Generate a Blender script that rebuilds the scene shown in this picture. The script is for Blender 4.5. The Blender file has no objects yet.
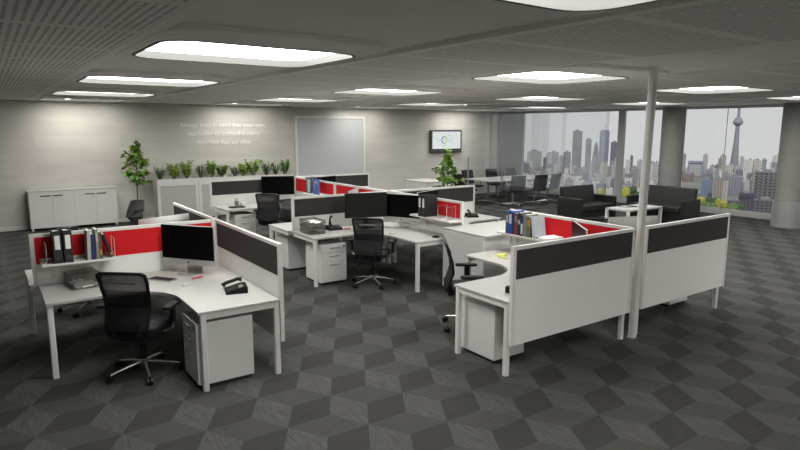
import bpy, bmesh, math, random
from mathutils import Matrix, Vector
random.seed(7)
PI = math.pi
SC = bpy.context.scene
COL = SC.collection

# ------------------------------------------------------------------ materials
def mat(name, col, rough=0.5, metal=0.0, spec=0.5, noise=None, bump=None):
    m = bpy.data.materials.new(name); m.use_nodes = True
    nt = m.node_tree; b = nt.nodes['Principled BSDF']
    b.inputs['Base Color'].default_value = (*col, 1)
    b.inputs['Roughness'].default_value = rough
    b.inputs['Metallic'].default_value = metal
    b.inputs['Specular IOR Level'].default_value = spec
    tc = nt.nodes.new('ShaderNodeTexCoord')
    sc, amt = noise or (40.0, 0.04)
    n = nt.nodes.new('ShaderNodeTexNoise'); n.inputs['Scale'].default_value = sc
    n.inputs['Detail'].default_value = 3
    nt.links.new(tc.outputs['Object'], n.inputs['Vector'])
    r = nt.nodes.new('ShaderNodeValToRGB')
    r.color_ramp.elements[0].position = 0.3; r.color_ramp.elements[1].position = 0.7
    r.color_ramp.elements[0].color = (*[max(0, c * (1 - amt)) for c in col], 1)
    r.color_ramp.elements[1].color = (*[min(1, c * (1 + amt)) for c in col], 1)
    nt.links.new(n.outputs['Fac'], r.inputs['Fac'])
    nt.links.new(r.outputs['Color'], b.inputs['Base Color'])
    if bump:
        n2 = nt.nodes.new('ShaderNodeTexNoise'); n2.inputs['Scale'].default_value = bump[0]
        nt.links.new(tc.outputs['Object'], n2.inputs['Vector'])
        bp = nt.nodes.new('ShaderNodeBump'); bp.inputs['Strength'].default_value = bump[1]
        bp.inputs['Distance'].default_value = 0.01
        nt.links.new(n2.outputs['Fac'], bp.inputs['Height'])
        nt.links.new(bp.outputs['Normal'], b.inputs['Normal'])
    return m

class NB:
    """small helper to chain math nodes"""
    def __init__(s, m): s.nt = m.node_tree
    def n(s, t): return s.nt.nodes.new(t)
    def l(s, a, b): s.nt.links.new(a, b)
    def m(s, op, a, b=None, c=None):
        x = s.n('ShaderNodeMath'); x.operation = op
        for i, v in enumerate((a, b, c)):
            if v is None: continue
            if isinstance(v, (int, float)): x.inputs[i].default_value = v
            else: s.l(v, x.inputs[i])
        return x.outputs[0]
    def mix(s, f, a, b):
        x = s.n('ShaderNodeMix'); x.data_type = 'RGBA'
        if isinstance(f, (int, float)): x.inputs[0].default_value = f
        else: s.l(f, x.inputs[0])
        for i, v in ((6, a), (7, b)):
            if isinstance(v, tuple): x.inputs[i].default_value = (*v, 1)
            else: s.l(v, x.inputs[i])
        return x.outputs[2]

def emis(name, col, strength):
    m = bpy.data.materials.new(name); m.use_nodes = True
    nt = m.node_tree; nt.nodes.clear()
    e = nt.nodes.new('ShaderNodeEmission'); o = nt.nodes.new('ShaderNodeOutputMaterial')
    e.inputs[0].default_value = (*col, 1); e.inputs[1].default_value = strength
    nt.links.new(e.outputs[0], o.inputs[0]); return m

def see_through(name, col, alpha, rough=0.2, spec=0.5):
    m = mat(name, col, rough, spec=spec)
    m.node_tree.nodes['Principled BSDF'].inputs['Alpha'].default_value = alpha
    return m

def glass_mat(name, tint, gloss=0.06):
    m = bpy.data.materials.new(name); m.use_nodes = True
    nt = m.node_tree; nt.nodes.clear(); b = NB(m)
    t = b.n('ShaderNodeBsdfTransparent'); t.inputs[0].default_value = (*tint, 1)
    g = b.n('ShaderNodeBsdfGlossy'); g.inputs['Roughness'].default_value = 0.02
    fr = b.n('ShaderNodeFresnel'); fr.inputs[0].default_value = 1.45
    f = b.m('MULTIPLY', fr.outputs[0], gloss / 0.04)
    f = b.m('MINIMUM', f, 0.25)
    mx = b.n('ShaderNodeMixShader'); o = b.n('ShaderNodeOutputMaterial')
    b.l(f, mx.inputs[0]); b.l(t.outputs[0], mx.inputs[1]); b.l(g.outputs[0], mx.inputs[2]); b.l(mx.outputs[0], o.inputs[0])
    return m

def carpet_mat():
    m = mat('carpet', (0.05, 0.05, 0.045), 0.95, spec=0.1); b = NB(m); nt = m.node_tree
    P = nt.nodes['Principled BSDF']
    geo = b.n('ShaderNodeNewGeometry'); sep = b.n('ShaderNodeSeparateXYZ'); b.l(geo.outputs['Position'], sep.inputs[0])
    X = b.m('SUBTRACT', sep.outputs[0], 2.263); Y = b.m('SUBTRACT', sep.outputs[1], 4.283)
    h = 0.616 * math.cos(PI / 6)
    def fam(ang):                      # distance to the nearest line of a family running along ang
        nx, ny = -math.sin(ang), math.cos(ang)
        q = b.m('ADD', b.m('MULTIPLY', X, nx / h), b.m('MULTIPLY', Y, ny / h))
        q = b.m('SUBTRACT', b.m('FRACT', b.m('ADD', q, 0.5)), 0.5)
        return b.m('ABSOLUTE', q)
    d1, d2, d3 = fam(PI / 2), fam(PI / 6), fam(PI * 5 / 6)
    is1 = b.m('MULTIPLY', b.m('LESS_THAN', d1, d2), b.m('LESS_THAN', d1, d3))
    is2 = b.m('MULTIPLY', b.m('LESS_THAN', d2, d1), b.m('LESS_THAN', d2, d3))
    def streak(sx, sy):
        v = b.n('ShaderNodeCombineXYZ'); b.l(b.m('MULTIPLY', X, sx), v.inputs[0]); b.l(b.m('MULTIPLY', Y, sy), v.inputs[1])
        n = b.n('ShaderNodeTexNoise'); n.inputs['Scale'].default_value = 1.0; n.inputs['Detail'].default_value = 4
        n.inputs['Roughness'].default_value = 0.7
        b.l(v.outputs[0], n.inputs['Vector']); return n.outputs['Fac']
    s1, s2 = streak(75, 5), streak(5, 75)
    st = b.m('ADD', b.m('MULTIPLY', s1, is1), b.m('MULTIPLY', s2, b.m('SUBTRACT', 1.0, is1)))
    st = b.m('MULTIPLY', b.m('SUBTRACT', st, 0.5), b.m('ADD', 1.0, b.m('MULTIPLY', is1, 0.9)))
    c = b.mix(is1, CARPET_MID, CARPET_LIGHT); c = b.mix(is2, c, CARPET_DARK)
    k = b.m('ADD', 1.0, b.m('MULTIPLY', st, 0.95))
    vm = b.n('ShaderNodeVectorMath'); vm.operation = 'SCALE'; b.l(c, vm.inputs[0]); b.l(k, vm.inputs['Scale'])
    b.l(vm.outputs[0], P.inputs['Base Color'])
    return m
CARPET_LIGHT, CARPET_MID, CARPET_DARK = (0.077, 0.0765, 0.073), (0.062, 0.0615, 0.0585), (0.046, 0.0455, 0.043)

def wall_mat():
    m = mat('limestone_wall', (0.5, 0.48, 0.45), 0.75, spec=0.3); b = NB(m); P = m.node_tree.nodes['Principled BSDF']
    geo = b.n('ShaderNodeNewGeometry'); sep = b.n('ShaderNodeSeparateXYZ'); b.l(geo.outputs['Position'], sep.inputs[0])
    v = b.n('ShaderNodeCombineXYZ'); b.l(b.m('ADD', sep.outputs[0], sep.outputs[1]), v.inputs[0]); b.l(sep.outputs[2], v.inputs[1])
    br = b.n('ShaderNodeTexBrick'); b.l(v.outputs[0], br.inputs['Vector'])
    br.inputs['Scale'].default_value = 1; br.inputs['Brick Width'].default_value = 1.75; br.inputs['Row Height'].default_value = 0.30
    br.inputs['Mortar Size'].default_value = 0.003; br.inputs['Bias'].default_value = -0.1
    br.inputs['Color1'].default_value = (0.58, 0.56, 0.525, 1); br.inputs['Color2'].default_value = (0.53, 0.51, 0.48, 1)
    br.inputs['Mortar'].default_value = (0.49, 0.47, 0.44, 1)
    w = b.n('ShaderNodeCombineXYZ'); b.l(b.m('MULTIPLY', b.m('ADD', sep.outputs[0], sep.outputs[1]), 1.1), w.inputs[0]); b.l(b.m('MULTIPLY', sep.outputs[2], 6), w.inputs[1])
    n = b.n('ShaderNodeTexNoise'); n.inputs['Scale'].default_value = 1; n.inputs['Detail'].default_value = 5; b.l(w.outputs[0], n.inputs['Vector'])
    k = b.m('ADD', 0.84, b.m('MULTIPLY', n.outputs['Fac'], 0.32))
    vm = b.n('ShaderNodeVectorMath'); vm.operation = 'SCALE'; b.l(br.outputs['Color'], vm.inputs[0]); b.l(k, vm.inputs['Scale'])
    b.l(vm.outputs[0], P.inputs['Base Color']); return m

def perforated_mat():
    m = mat('perforated_ceiling', (0.45, 0.44, 0.42), 0.7, spec=0.3); b = NB(m); P = m.node_tree.nodes['Principled BSDF']
    geo = b.n('ShaderNodeNewGeometry'); sep = b.n('ShaderNodeSeparateXYZ'); b.l(geo.outputs['Position'], sep.inputs[0])
    X, Y = sep.outputs[0], sep.outputs[1]
    sl = b.m('LESS_THAN', b.m('FRACT', b.m('DIVIDE', X, 0.0475)), 0.42)
    gy = b.m('FRACT', b.m('DIVIDE', b.m('SUBTRACT', Y, 4.2), 1.065))
    tile = b.m('MULTIPLY', b.m('GREATER_THAN', gy, 0.05), b.m('LESS_THAN', gy, 0.95))
    row = b.m('ADD', Y, b.m('MULTIPLY', b.m('FLOOR', b.m('DIVIDE', X, 0.0475)), 0.11))
    dash = b.m('LESS_THAN', b.m('FRACT', b.m('DIVIDE', row, 0.5)), 0.95)
    gx = b.m('FRACT', b.m('DIVIDE', b.m('SUBTRACT', X, 1.0), 1.9))
    edge = b.m('MULTIPLY', b.m('GREATER_THAN', gx, 0.0), 1.0)
    hole = b.m('MULTIPLY', b.m('MULTIPLY', sl, tile), b.m('MULTIPLY', dash, edge))
    b.l(b.mix(hole, CEIL, (0.50, 0.49, 0.475)), P.inputs['Base Color'])
    return m
CEIL = (0.84, 0.83, 0.80)

def tower_mat(name, wall, pane, fl=3.4, bay=3.0, kx=0.55, kz=0.5):
    m = mat(name, wall, 0.7, spec=0.2); b = NB(m); P = m.node_tree.nodes['Principled BSDF']
    tc = b.n('ShaderNodeTexCoord'); sep = b.n('ShaderNodeSeparateXYZ'); b.l(tc.outputs['Object'], sep.inputs[0])
    u = b.m('FRACT', b.m('DIVIDE', b.m('ADD', sep.outputs[0], b.m('ADD', sep.outputs[1], 500.3)), bay))
    v = b.m('FRACT', b.m('DIVIDE', sep.outputs[2], fl))
    geo = b.n('ShaderNodeNewGeometry'); sn = b.n('ShaderNodeSeparateXYZ'); b.l(geo.outputs['Normal'], sn.inputs[0])
    side = b.m('LESS_THAN', b.m('ABSOLUTE', sn.outputs[2]), 0.5)
    w = b.m('MULTIPLY', b.m('MULTIPLY', b.m('LESS_THAN', u, kx), b.m('LESS_THAN', v, kz)), side)
    b.l(b.mix(w, wall, pane), P.inputs['Base Color']); return m

M = {}
M['white'] = mat('white_laminate', (0.47, 0.465, 0.45), 0.35, noise=(8, 0.01))
M['white_metal'] = mat('white_powder_coat', (0.70, 0.69, 0.67), 0.4, noise=(20, 0.01))
M['screen_white'] = mat('white_screen_panel', (0.78, 0.775, 0.755), 0.5, noise=(10, 0.01))
M['grey_side'] = mat('light_grey_laminate', (0.68, 0.675, 0.66), 0.5, noise=(10, 0.01))
M['shadow_gap'] = mat('black_plinth', (0.02, 0.02, 0.02), 0.6)
M['fabric_dark'] = mat('charcoal_fabric', (0.052, 0.046, 0.046), 0.9, spec=0.15, noise=(300, 0.2), bump=(600, 0.2))
M['fabric_red'] = mat('red_fabric', (0.58, 0.016, 0.022), 0.85, spec=0.15, noise=(300, 0.08), bump=(600, 0.15))
M['black'] = mat('black_plastic', (0.007, 0.007, 0.007), 0.45, spec=0.3)
M['black_soft'] = mat('black_upholstery', (0.012, 0.012, 0.0125), 0.7, spec=0.25, noise=(120, 0.15))
M['mesh'] = see_through('black_chair_mesh', (0.012, 0.012, 0.013), 0.80, 0.7, 0.2)
M['mesh_thin'] = see_through('thin_black_mesh', (0.02, 0.02, 0.021), 0.66, 0.7, 0.2)
M['chrome'] = mat('polished_aluminium', (0.48, 0.475, 0.46), 0.25, 0.8)
M['silver'] = mat('brushed_silver', (0.55, 0.55, 0.55), 0.38, 0.75)
M['grey_metal'] = mat('grey_metal', (0.26, 0.26, 0.255), 0.4, 0.6)
M['display'] = mat('black_display', (0.002, 0.002, 0.0022), 0.3, spec=0.08)
M['display_reflection'] = mat('dark_grey_display', (0.012, 0.013, 0.011), 0.5, spec=0.2)  # black screen lightened in its base colour to stand for a reflection
M['keys'] = mat('dark_grey_keys', (0.022, 0.021, 0.021), 0.6, spec=0.25)
M['leather'] = mat('black_leather', (0.014, 0.0135, 0.013), 0.45, spec=0.4, noise=(30, 0.15), bump=(220, 0.15))
M['smoke'] = see_through('smoked_acrylic', (0.15, 0.145, 0.12), 0.5, 0.3)
M['clear'] = glass_mat('clear_acrylic', (0.94, 0.95, 0.95), 0.008)
M['paper'] = mat('white_paper', (0.78, 0.78, 0.76), 0.8, noise=(30, 0.02))
M['leaf'] = mat('green_leaf', (0.15, 0.27, 0.045), 0.42, noise=(14, 0.75))
M['leaf_bright'] = mat('bright_green_leaf', (0.24, 0.38, 0.055), 0.42, noise=(22, 0.75))
M['leaf_deep'] = mat('deep_green_leaf', (0.055, 0.115, 0.035), 0.45, noise=(9, 0.4))
M['stem'] = mat('brown_stem', (0.12, 0.085, 0.05), 0.8)
M['soil'] = mat('dark_soil', (0.03, 0.024, 0.018), 0.95, noise=(60, 0.4))
M['pot'] = mat('charcoal_pot', (0.048, 0.047, 0.047), 0.55)
M['concrete'] = mat('grey_column_paint', (0.235, 0.23, 0.22), 0.75, noise=(5, 0.05))
M['steel'] = mat('brushed_steel', (0.5, 0.5, 0.5), 0.28, 0.6)
M['frame_grey'] = mat('grey_window_frame', (0.42, 0.42, 0.41), 0.45)
M['ceil'] = mat('plain_ceiling', (0.82, 0.81, 0.78), 0.75, spec=0.2, noise=(4, 0.02))
M['lip_grey'] = mat('satin_grey_trim', (0.075, 0.075, 0.072), 0.6, noise=(4, 0.01))
M['ceil_lip'] = mat('white_light_surround', (0.78, 0.775, 0.74), 0.5, noise=(4, 0.01))
M['wall'] = wall_mat()
M['wall_plain'] = mat('plain_plaster', (0.72, 0.71, 0.68), 0.8)
M['pier'] = mat('grey_pier', (0.25, 0.25, 0.25), 0.8)
M['perf'] = perforated_mat()
M['carpet'] = carpet_mat()
M['board'] = mat('gloss_whiteboard', (0.50, 0.515, 0.53), 0.12, spec=0.6, noise=(2, 0.01))
M['glass'] = glass_mat('window_glass', (0.97, 0.98, 0.985), 0.02)
M['glass_wall'] = glass_mat('partition_glass', (0.965, 0.98, 0.985), 0.012)
M['lamp'] = emis('lamp_diffuser', (1.0, 0.985, 0.935), 12.0)
M['lamp_dim'] = emis('dimmed_diffuser', (1.0, 0.98, 0.90), 5.0)
M['spot_lamp'] = emis('spot_lamp', (1.0, 0.95, 0.85), 12.0)
M['tv_white'] = emis('lit_tv_slide', (0.70, 0.74, 0.74), 0.95)

# ------------------------------------------------------------------ mesh builder
def frame_from(d):
    d = Vector(d).normalized(); a = Vector((0, 0, 1)) if abs(d.z) < 0.95 else Vector((1, 0, 0))
    x = a.cross(d).normalized(); return x, d.cross(x)

class MB:
    def __init__(s): s.bm = bmesh.new(); s.T = Matrix.Identity(4)
    def v(s, p): return s.bm.verts.new(s.T @ Vector(p))
    def box(s, x0, x1, y0, y1, z0, z1, bev=0.0, R=None):
        R = R or Matrix.Identity(4)
        vs = [s.v(R @ Vector((x, y, z))) for x in (x0, x1) for y in (y0, y1) for z in (z0, z1)]
        fs = [s.bm.faces.new([vs[i] for i in q]) for q in ((0, 1, 3, 2), (4, 6, 7, 5), (0, 4, 5, 1), (2, 3, 7, 6), (0, 2, 6, 4), (1, 5, 7, 3))]
        if bev:
            es = list({e for f in fs for e in f.edges})
            bmesh.ops.bevel(s.bm, geom=es, offset=bev, segments=2, affect='EDGES', profile=0.5)
        return s
    def prism(s, poly, z0, z1, bev=0.0):
        a = [s.v((x, y, z0)) for x, y in poly]; b = [s.v((x, y, z1)) for x, y in poly]
        n = len(poly); fs = [s.bm.faces.new(a[::-1]), s.bm.faces.new(b)]
        for i in range(n): fs.append(s.bm.faces.new((a[i], a[(i + 1) % n], b[(i + 1) % n], b[i])))
        if bev:
            es = list(fs[0].edges) + list(fs[1].edges)
            bmesh.ops.bevel(s.bm, geom=es, offset=bev, segments=2, affect='EDGES', profile=0.5)
        return s
    def tube(s, pts, r, n=10, cap=True, closed=False):
        pts = [Vector(p) for p in pts]; k = len(pts)
        rs = r if isinstance(r, (list, tuple)) else [r] * k
        rings = []; px = None
        for i, p in enumerate(pts):
            if closed: d = pts[(i + 1) % k] - pts[i - 1]
            else: d = pts[min(i + 1, k - 1)] - pts[max(i - 1, 0)]
            d.normalize()
            if px is None: x, y = frame_from(d)
            else:
                x = (px - d * px.dot(d)).normalized(); y = d.cross(x)
            px = x
            rings.append([s.v(p + (x * math.cos(2 * PI * j / n) + y * math.sin(2 * PI * j / n)) * rs[i]) for j in range(n)])
        for i in range(k if closed else k - 1):
            A, B = rings[i], rings[(i + 1) % k]
            for j in range(n): s.bm.faces.new((A[j], A[(j + 1) % n], B[(j + 1) % n], B[j]))
        if cap and not closed:
            s.bm.faces.new(rings[0][::-1]); s.bm.faces.new(rings[-1])
        return s
    def cyl(s, a, b, r, n=16): return s.tube([a, b], r, n)
    def lathe(s, prof, n=24, cx=0, cy=0, cap=True):
        rings = [[s.v((cx + r * math.cos(2 * PI * j / n), cy + r * math.sin(2 * PI * j / n), z)) for j in range(n)] for r, z in prof]
        for A, B in zip(rings, rings[1:]):
            for j in range(n): s.bm.faces.new((A[j], A[(j + 1) % n], B[(j + 1) % n], B[j]))
        if cap: s.bm.faces.new(rings[0][::-1]); s.bm.faces.new(rings[-1])
        return s
    def grid(s, f, nu, nv, thick=0.0):
        """sheet f(u,v) -> point; with thickness it becomes a closed slab"""
        P = [[Vector(f(i / nu, j / nv)) for j in range(nv + 1)] for i in range(nu + 1)]
        def nrm(i, j):
            a = P[min(i + 1, nu)][j] - P[max(i - 1, 0)][j]; b = P[i][min(j + 1, nv)] - P[i][max(j - 1, 0)]
            return a.cross(b).normalized()
        A = [[s.v(P[i][j]) for j in range(nv + 1)] for i in range(nu + 1)]
        for i in range(nu):
            for j in range(nv): s.bm.faces.new((A[i][j], A[i + 1][j], A[i + 1][j + 1], A[i][j + 1]))
        if thick:
            B = [[s.v(P[i][j] - nrm(i, j) * thick) for j in range(nv + 1)] for i in range(nu + 1)]
            for i in range(nu):
                for j in range(nv): s.bm.faces.new((B[i][j], B[i][j + 1], B[i + 1][j + 1], B[i + 1][j]))
            for i in range(nu):
                s.bm.faces.new((A[i][0], B[i][0], B[i + 1][0], A[i + 1][0])); s.bm.faces.new((A[i][nv], A[i + 1][nv], B[i + 1][nv], B[i][nv]))
            for j in range(nv):
                s.bm.faces.new((A[0][j], A[0][j + 1], B[0][j + 1], B[0][j])); s.bm.faces.new((A[nu][j], B[nu][j], B[nu][j + 1], A[nu][j + 1]))
        return s
    def build(s, name, m, parent=None, smooth=False):
        bmesh.ops.recalc_face_normals(s.bm, faces=s.bm.faces)
        me = bpy.data.meshes.new(name); s.bm.to_mesh(me); s.bm.free()
        ms = m if isinstance(m, (list, tuple)) else [m]
        for q in ms: me.materials.append(q)
        if smooth:
            for p in me.polygons: p.use_smooth = True
            try: me.set_sharp_from_angle(angle=math.radians(40))
            except Exception: pass
        o = bpy.data.objects.new(name, me); COL.objects.link(o)
        if parent: o.parent = parent
        return o

def tag(o, label=None, cat=None, group=None, kind=None):
    if label: o['label'] = label
    if cat: o['category'] = cat
    if group: o['group'] = group
    if kind: o['kind'] = kind
    return o
def thing(name, label, cat, loc=(0, 0, 0), rz=0.0, group=None):
    o = bpy.data.objects.new(name, None); COL.objects.link(o)
    o.location = loc; o.rotation_euler = (0, 0, rz); o.empty_display_size = 0.1
    return tag(o, label, cat, group)
KIDS = {}
def kids(o): return [c for c in COL.objects if c.parent == o]
def copy_tree(o, parent=None):
    c = o.copy(); COL.objects.link(c)
    if parent: c.parent = parent
    for ch in kids(o): copy_tree(ch, c)
    return c
def place(o, loc, rz, label, group=None):
    o.location = loc; o.rotation_euler = (0, 0, rz); o['label'] = label
    if group: o['group'] = group
    return o
USED = set()
def inst(proto, loc, rz, label, group=None):
    if proto.name not in USED: USED.add(proto.name); c = proto
    else: c = copy_tree(proto)
    USED.add(c.name) if c is not proto else None
    return place(c, loc, rz, label, group)
def rrect(x0, x1, y0, y1, r, n=6):
    p = []
    for cx, cy, a0 in ((x1 - r, y1 - r, 0), (x0 + r, y1 - r, 90), (x0 + r, y0 + r, 180), (x1 - r, y0 + r, 270)):
        for i in range(n + 1):
            a = math.radians(a0 + 90 * i / n); p.append((cx + r * math.cos(a), cy + r * math.sin(a)))
    return p
def ring_prism(mb, outer, inner, z0, z1):
    """a plate with a hole, both outlines having the same number of points"""
    n = len(outer)
    L = [[mb.v((x, y, z)) for x, y in poly] for poly, z in ((outer, z0), (inner, z0), (inner, z1), (outer, z1))]
    for k in range(4):
        A, B = L[k], L[(k + 1) % 4]
        for i in range(n): mb.bm.faces.new((A[i], A[(i + 1) % n], B[(i + 1) % n], B[i]))
SKY, EXPO = 0.70, 0.08
# ------------------------------------------------------------------ room shell
HC = 2.905
X0, X1, Y0, Y1 = -5.0, 16.3, -4.0, 15.66
def st(o): o['kind'] = 'structure'; return o
st(MB().box(X0, X1 + .2, Y0, Y1 + .2, -0.12, 0).build('floor', M['carpet']))
st(MB().box(X0, X1, Y1, Y1 + .2, 0, 3.2).build('wall_back', M['wall']))
st(MB().box(X0 - .2, X0, Y0, Y1 + .2, 0, 3.2).build('wall_left', M['wall_plain']))
st(MB().box(X0 - .2, X1 + .2, Y0 - .2, Y0, 0, 3.2).build('wall_front', M['wall_plain']))
st(MB().box(15.15, X1, Y1 - .12, Y1, 0, HC).build('trim_1', M['pier']))
st(MB().box(X0, 15.15, Y1 - .012, Y1, 0, .09).build('baseboard_back', M['grey_side']))
st(MB().box(X0 - .2, X1 + .2, Y0 - .2, Y1 + .2, HC + .06, 3.25).build('ceiling', M['ceil']))
# perforated strips of the ceiling and the plain edge strips beside them
for i, (a, b) in enumerate(((X0, 1.0), (2.84, 4.72), (6.56, 8.44), (10.3, 12.18), (14.02, 15.6))):
    o = MB().box(a + .10, b - .10, Y0, Y1, HC - .035, HC + .0605).build('ceiling_perforated', M['perf'])
    o.name = 'ceiling_perforated_strip'; st(o)
    o = MB().box(a, a + .10, Y0, Y1, HC - .037, HC + .0605).box(b - .10, b, Y0, Y1, HC - .037, HC + .0605).build('ceiling_edge_strip', mat('ceiling_edge', CEIL, 0.7) if i == 0 else bpy.data.materials['ceiling_edge'])
    st(o)
# header above the windows, sill strip below
st(MB().box(X1 - .28, X1, Y0, Y1 - .12, HC - .06, HC + .0605).build('trim_2', M['frame_grey']))
st(MB().box(X1 - .05, X1 + .12, Y0, Y1 - .12, 0, .10).build('trim_3', M['frame_grey']))
st(MB().box(X1, X1 + .2, Y0 - .2, Y1 + .2, HC - .02, 3.2).build('wall_right', M['wall_plain']))
ys = [15.54, 11.40, 9.6, 8.2, 6.0, 3.2, 0.2, -4.0]
wide = {11.40: .21, 9.6: .08, 8.2: .012, 6.0: .08}
for i in range(len(ys) - 1):
    a, b = ys[i + 1], ys[i]
    e = thing('window_%d' % (i + 1), None, None, (X1 + .04, (a + b) / 2, 0)); st(e)
    ha, hb = wide.get(a, .08) / 2, wide.get(b, .08) / 2
    f = MB(); L = (b - a) / 2
    da, db = (.05 if h > .01 else .008 for h in (ha, hb)); f.box(-da, da, -L, -L + ha, .10, HC - .06).box(-db, db, L - hb, L, .10, HC - .06)
    f.box(-.04, .04, -L + ha, L - hb, .10, .15).box(-.04, .04, -L + ha, L - hb, HC - .085, HC - .06)
    f.build('window_frame', M['frame_grey'], e)
    MB().box(-.006, .006, -L + ha, L - hb, .15, HC - .085).build('pane', M['glass'], e)

# ceiling lights
def light(X, Y, label, dim=False):
    e = thing('ceiling_light', label, 'ceiling light', (X, Y, HC), 0, 'recessed ceiling lights')
    mb = MB(); n = 6
    ring_prism(mb, rrect(-.90, .84, -1.15, .88, .30, n), rrect(-.79, .79, -.63, .63, .24, n), -.040, -.001)
    mb.build('surround', M['ceil'], e)
    mb = MB(); ring_prism(mb, rrect(-.805, .805, -.645, .645, .25, n), rrect(-.775, .775, -.615, .615, .22, n), -.044, .030)
    mb.build('trim_ring', M['lip_grey'], e, True)
    MB().prism(rrect(-.774, .774, -.614, .614, .219, n), .018, .022).build('diffuser', M['lamp_dim'] if dim else M['lamp'], e)
    return e
LP = {}
rows = ['nearest the back wall', 'second from the back wall', 'third from the back wall', 'fourth from the back wall', 'fifth from the back wall']
colsn = ['left bay', 'bay above the desk clusters', 'bay beyond the white pole', 'bay beside the windows']
for ci, X in enumerate((1.87, 5.63, 9.35, 13.1)):
    for ri, Y in enumerate((14.78, 12.0, 8.45, 4.96, 1.50)):
        if ri == 4 and ci > 0: continue
        light(X, Y, 'recessed rounded ceiling light in the %s, %s' % (colsn[ci], rows[ri]), ri == 0)

RY = (14.78, 12.0, 8.45, 4.96, 1.50, -2.05)
for ci, X in enumerate((1.87, 5.63, 9.35, 13.1)):
    a, b = (1.0, 4.72, 8.44, 12.18)[ci] - X, (2.84, 6.56, 10.3, 14.02)[ci] - X
    for ri, Y in enumerate(RY):
        y1 = Y1 if ri == 0 else (RY[ri - 1] + Y) / 2; y0 = Y0 if ri == 5 else (Y + RY[ri + 1]) / 2
        m = MB(); m.T = Matrix.Translation((X, Y, HC))
        if ri < 4 or (ri == 4 and ci != 1) or (ri == 5 and ci < 3): ring_prism(m, rrect(a, b, y0 - Y, y1 - Y, .001, 6), rrect(-.80, .80, -.64, .64, .25, 6), 0, .0605)
        else: m.box(a, b, y0 - Y, y1 - Y, 0, .0605)
        st(m.build('ceiling_panel', M['ceil']))
st(MB().box(15.6, X1, Y0, Y1, HC, HC + .0605).build('ceiling_panel', M['ceil']))
for X, Y, w in ((1.87, -2.05, 'left bay behind the viewer'), (5.63, -2.05, 'bay above the desk clusters, behind the viewer'), (9.35, -2.05, 'bay beyond the white pole, behind the viewer'), (9.35, 1.5, 'bay beyond the white pole, level with the viewer'), (13.1, 1.5, 'bay beside the windows, level with the viewer')):
    light(X, Y, 'added out-of-view ceiling light in the ' + w)  # out-of-view lamps continuing the light grid, added to brighten the front and right side

# wall-washing downlights
def downlight(X, Y, label, power, tgt):
    e = thing('downlight', label, 'spotlight', (X, Y, HC), 0, 'small downlights along the back wall')
    MB().lathe([(.055, -.03), (.055, -.001), (.04, -.001), (.04, -.03)], 20, cap=False).build('housing', M['white_metal'], e, True)
    MB().lathe([(.039, -.010), (.039, -.002)], 20).build('lamp', M['spot_lamp'], e)
    l = bpy.data.lights.new('downlight_beam', 'SPOT'); l.energy = power; l.color = (1, .95, .86); l.spot_size = math.radians(125); l.spot_blend = 0.9
    l.shadow_soft_size = .035
    o = bpy.data.objects.new('downlight_beam', l); COL.objects.link(o); o.parent = e; o.location = (0, 0, -.035)
    d = Vector(tgt) - Vector((X, Y, HC - .035)); o.rotation_euler = d.to_track_quat('-Z', 'Y').to_euler()
for X, lab, pw in ((1.6, 'small white downlight over the storage cabinet', 20), (5.3, 'small white downlight over the wall lettering', 11),
                   (8.9, 'small white downlight over the whiteboard', 8), (12.7, 'small white downlight over the wall television', 12)):
    downlight(X, 14.9, lab, pw, (X, 15.66, 1.25))

# round columns
def column(X, Y, label):
    e = thing('column', label, 'column', (X, Y, 0), 0, 'round columns along the windows')
    MB().lathe([(.30, .0), (.30, HC)], 40).build('shaft', M['concrete'], e, True)
    MB().lathe([(.325, .0), (.325, .62), (.302, .62)], 40, cap=False).build('kick_sleeve', M['steel'], e, True)
column(15.55, 9.24, 'round grey column behind the sofa in front of the windows')
column(15.45, 6.17, 'round grey column with steel sleeve at the far right')

# ------------------------------------------------------------------ workstations
W = .77
def desk(cx, cy, sx, sy, label, legs, w=W):
    e = thing('corner_desk', label, 'desk', (cx, cy, 0), 0, 'white corner desks')
    def q(a, b): return (sx * a, sy * b)
    g = .02; c = w + .46
    arc = [(c - .46 * math.cos(math.radians(t)), c - .46 * math.sin(math.radians(t))) for t in range(90, -1, -10)]
    poly = [(g, g), (1.797, g), (1.797, w)] + arc + [(w, 1.797), (g, 1.797)]
    MB().prism([q(*p) for p in poly], .695, .72, .004).build('desktop', M['white'], e)
    def bx(mb, a0, a1, b0, b1, z0, z1, bev=0):
        p, r = q(a0, b0), q(a1, b1)
        mb.box(min(p[0], r[0]), max(p[0], r[0]), min(p[1], r[1]), max(p[1], r[1]), z0, z1, bev)
    m = MB()
    bx(m, 1.740, 1.785, .03, w - .02, .645, .695); bx(m, .03, w - .02, 1.740, 1.785, .645, .695)
    bx(m, .04, 1.745, .04, .08, .645, .695); bx(m, .04, .08, .08, 1.745, .645, .695)
    m.build('frame_rail', M['white_metal'], e)
    pos = {'A0': (1.765, .045), 'A1': (1.765, w - .045), 'B0': (.045, 1.765), 'B1': (w - .045, 1.765), 'C': (.035, .035)}
    for k in legs:
        a, b = q(*pos[k]); r = .026
        m = MB(); m.prism(rrect(a - r, a + r, b - r, b + r, .012, 3), 0, .695); m.build('leg', M['white_metal'], e)
    return e
desk(2.128, 6.75, -1, -1, 'white corner desk with black phone at the left front', ('A1', 'B0', 'B1', 'C'), .76)
desk(2.05, 6.79, -1, 1, 'white corner desk behind the long red screen at far left', ('A1', 'B0', 'B1', 'C'), .80)
desk(5.55, 8.27, -1, -1, 'white corner desk in the middle with two dark screens', ('A1', 'B0', 'B1', 'C'), .76)
desk(5.51, 8.31, -1, 1, 'white corner desk hidden behind the middle charcoal screen', ('A1', 'B0', 'B1', 'C'), .78)
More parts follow.
